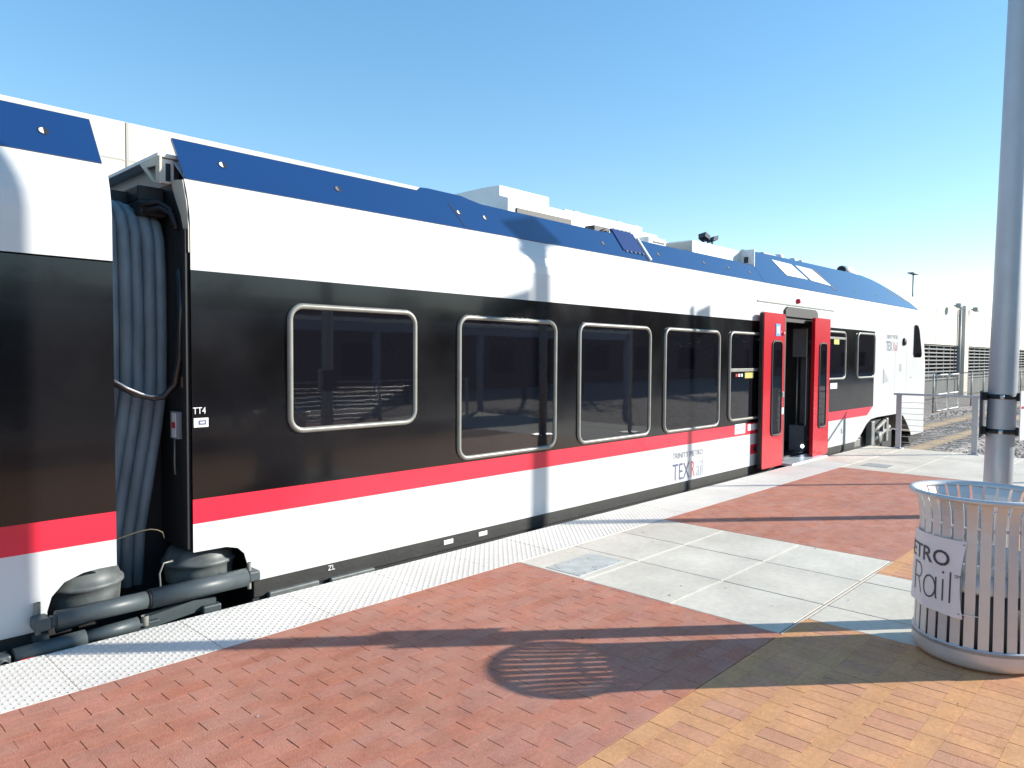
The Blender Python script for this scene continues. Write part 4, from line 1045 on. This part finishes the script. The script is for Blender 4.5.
def tree(x, y, h, label, cr):
    o = (x, y, -.85); t = empty('tree', o, label, 'tree', 'trees behind the platform')
    m = MB(); m.tube([(x, y, -.85), (x + .05, y, h * .3), (x - .05, y + .05, h * .6), (x, y, h * .85)], [.16, .12, .08, .03], 8)
    tips = []
    for k in range(9):
        a = random.uniform(0, 6.28); z0 = h * random.uniform(.28, .6); l = cr * random.uniform(.6, 1)
        e_ = (x + l * math.cos(a), y + l * math.sin(a), z0 + h * random.uniform(.1, .3)); m.tube([(x, y, z0), tuple((Vector((x, y, z0)) * .5 + Vector(e_) * .5) + Vector((0, 0, .1))), e_], [.06, .04, .015], 6); tips.append(e_)
    m.build('trunk', M['bark'], t, o)
    m = MB()
    for k in range(1300):
        c_ = random.choice(tips + [(x, y, h * .85)]); rr = random.gauss(0, cr * .22), random.gauss(0, cr * .22), random.gauss(0, cr * .2)
        p_ = Vector(c_) + Vector(rr); a = Vector((random.uniform(-1, 1), random.uniform(-1, 1), random.uniform(-1, 1))).normalized() * .10; b_ = a.orthogonal().normalized() * .06
        m.add([p_ - a, p_ + b_, p_ + a, p_ - b_], [(0, 1, 2, 3)])
    m.build('crown', M['leaf'], t, o, fix=False)
for x, y, h, c_ in ((-8, -19, 4.6, 1.6), (-1, -21, 5.2, 1.8), (6, -18, 4.4, 1.5), (14, -20, 5.0, 1.7), (-15, -20, 5.2, 1.9), (24, -21, 5.4, 1.9), (31, -19, 5.0, 1.7), (39, -21, 5.6, 1.9), (48, -20, 5.2, 1.8), (60, -22, 6.0, 2.1)):
    tree(x, y, h, 'small leafy tree behind the platform, out of the picture', c_)

o = (6, -8, -.85); cn = empty('walkway_canopy', o, 'pale steel walkway canopy behind the platform, mirrored in the train windows', 'canopy')
m = MB(); m.box(-8, 24, -9.2, -7.0, 2.55, 2.66, 0, .01); m.build('roof', M['roof_white'], cn, o)
m = MB(); m.box(-8, 24, -7.2, -7.05, 2.3, 2.55, 0, .01); m.build('beam', mat('blue grey steel', (.25, .34, .45), .45), cn, o)
for k in range(9):
    m = MB(); m.box(-8 + 4 * k - .08, -8 + 4 * k + .08, -7.2, -7.04, -.85, 2.3, 0, .01); m.build('post', bpy.data.materials['blue grey steel'], cn, o)
# ------------------------------------------------------------------ light, sky, camera
AZ, EL = 41.0, 20.8
sv = Vector((math.cos(R(AZ)) * math.cos(R(EL)), -math.sin(R(AZ)) * math.cos(R(EL)), math.sin(R(EL))))
L = bpy.data.lights.new('sun', 'SUN'); L.energy = 3.65; L.angle = R(.53); L.color = (1, .955, .865)
so = bpy.data.objects.new('sun', L); C.objects.link(so); so.rotation_euler = (-sv).to_track_quat('-Z', 'Y').to_euler(); so.location = (20, -20, 30)
wd = bpy.data.worlds.new('World'); sc.world = wd; wd.use_nodes = True
nt = wd.node_tree; bg_ = nt.nodes['Background']; bg_.inputs['Strength'].default_value = .15
sk = nt.nodes.new('ShaderNodeTexSky'); sk.sky_type = 'NISHITA'; sk.sun_disc = False
sk.sun_elevation = R(EL); sk.sun_rotation = math.atan2(sv.x, sv.y)
sk.altitude = 150; sk.air_density = 1.0; sk.dust_density = .05; sk.ozone_density = 1.3
gm = nt.nodes.new('ShaderNodeGamma'); gm.inputs['Gamma'].default_value = .70
hs = nt.nodes.new('ShaderNodeHueSaturation'); hs.inputs['Saturation'].default_value = 1.52; hs.inputs['Value'].default_value = 1.16; hs.inputs['Hue'].default_value = .498
nt.links.new(sk.outputs[0], gm.inputs['Color']); nt.links.new(gm.outputs[0], hs.inputs['Color']); nt.links.new(hs.outputs[0], bg_.inputs[0])

cam = bpy.data.cameras.new('camera'); co = bpy.data.objects.new('camera', cam); C.objects.link(co)
cam.sensor_width = 36; cam.lens = 727.4345 / 1024 * 36; cam.clip_end = 2000; cam.clip_start = .05
Rm = Matrix(((0.68801108, -0.0229337, 0.72533771), (-0.72566782, -0.03118104, 0.68733832), (0.00685357, -0.99925061, -0.03809515)))
co.matrix_world = Matrix.Translation((0, 0, 1.65)) @ (Rm @ Matrix(((1, 0, 0), (0, -1, 0), (0, 0, -1)))).to_4x4()
sc.camera = co
sc.view_settings.view_transform = 'Standard'; sc.view_settings.look = 'None'; sc.view_settings.gamma = 1
sc.view_settings.use_curve_mapping = False; sc.view_settings.exposure = 1.12
sc.cycles.use_denoising = True
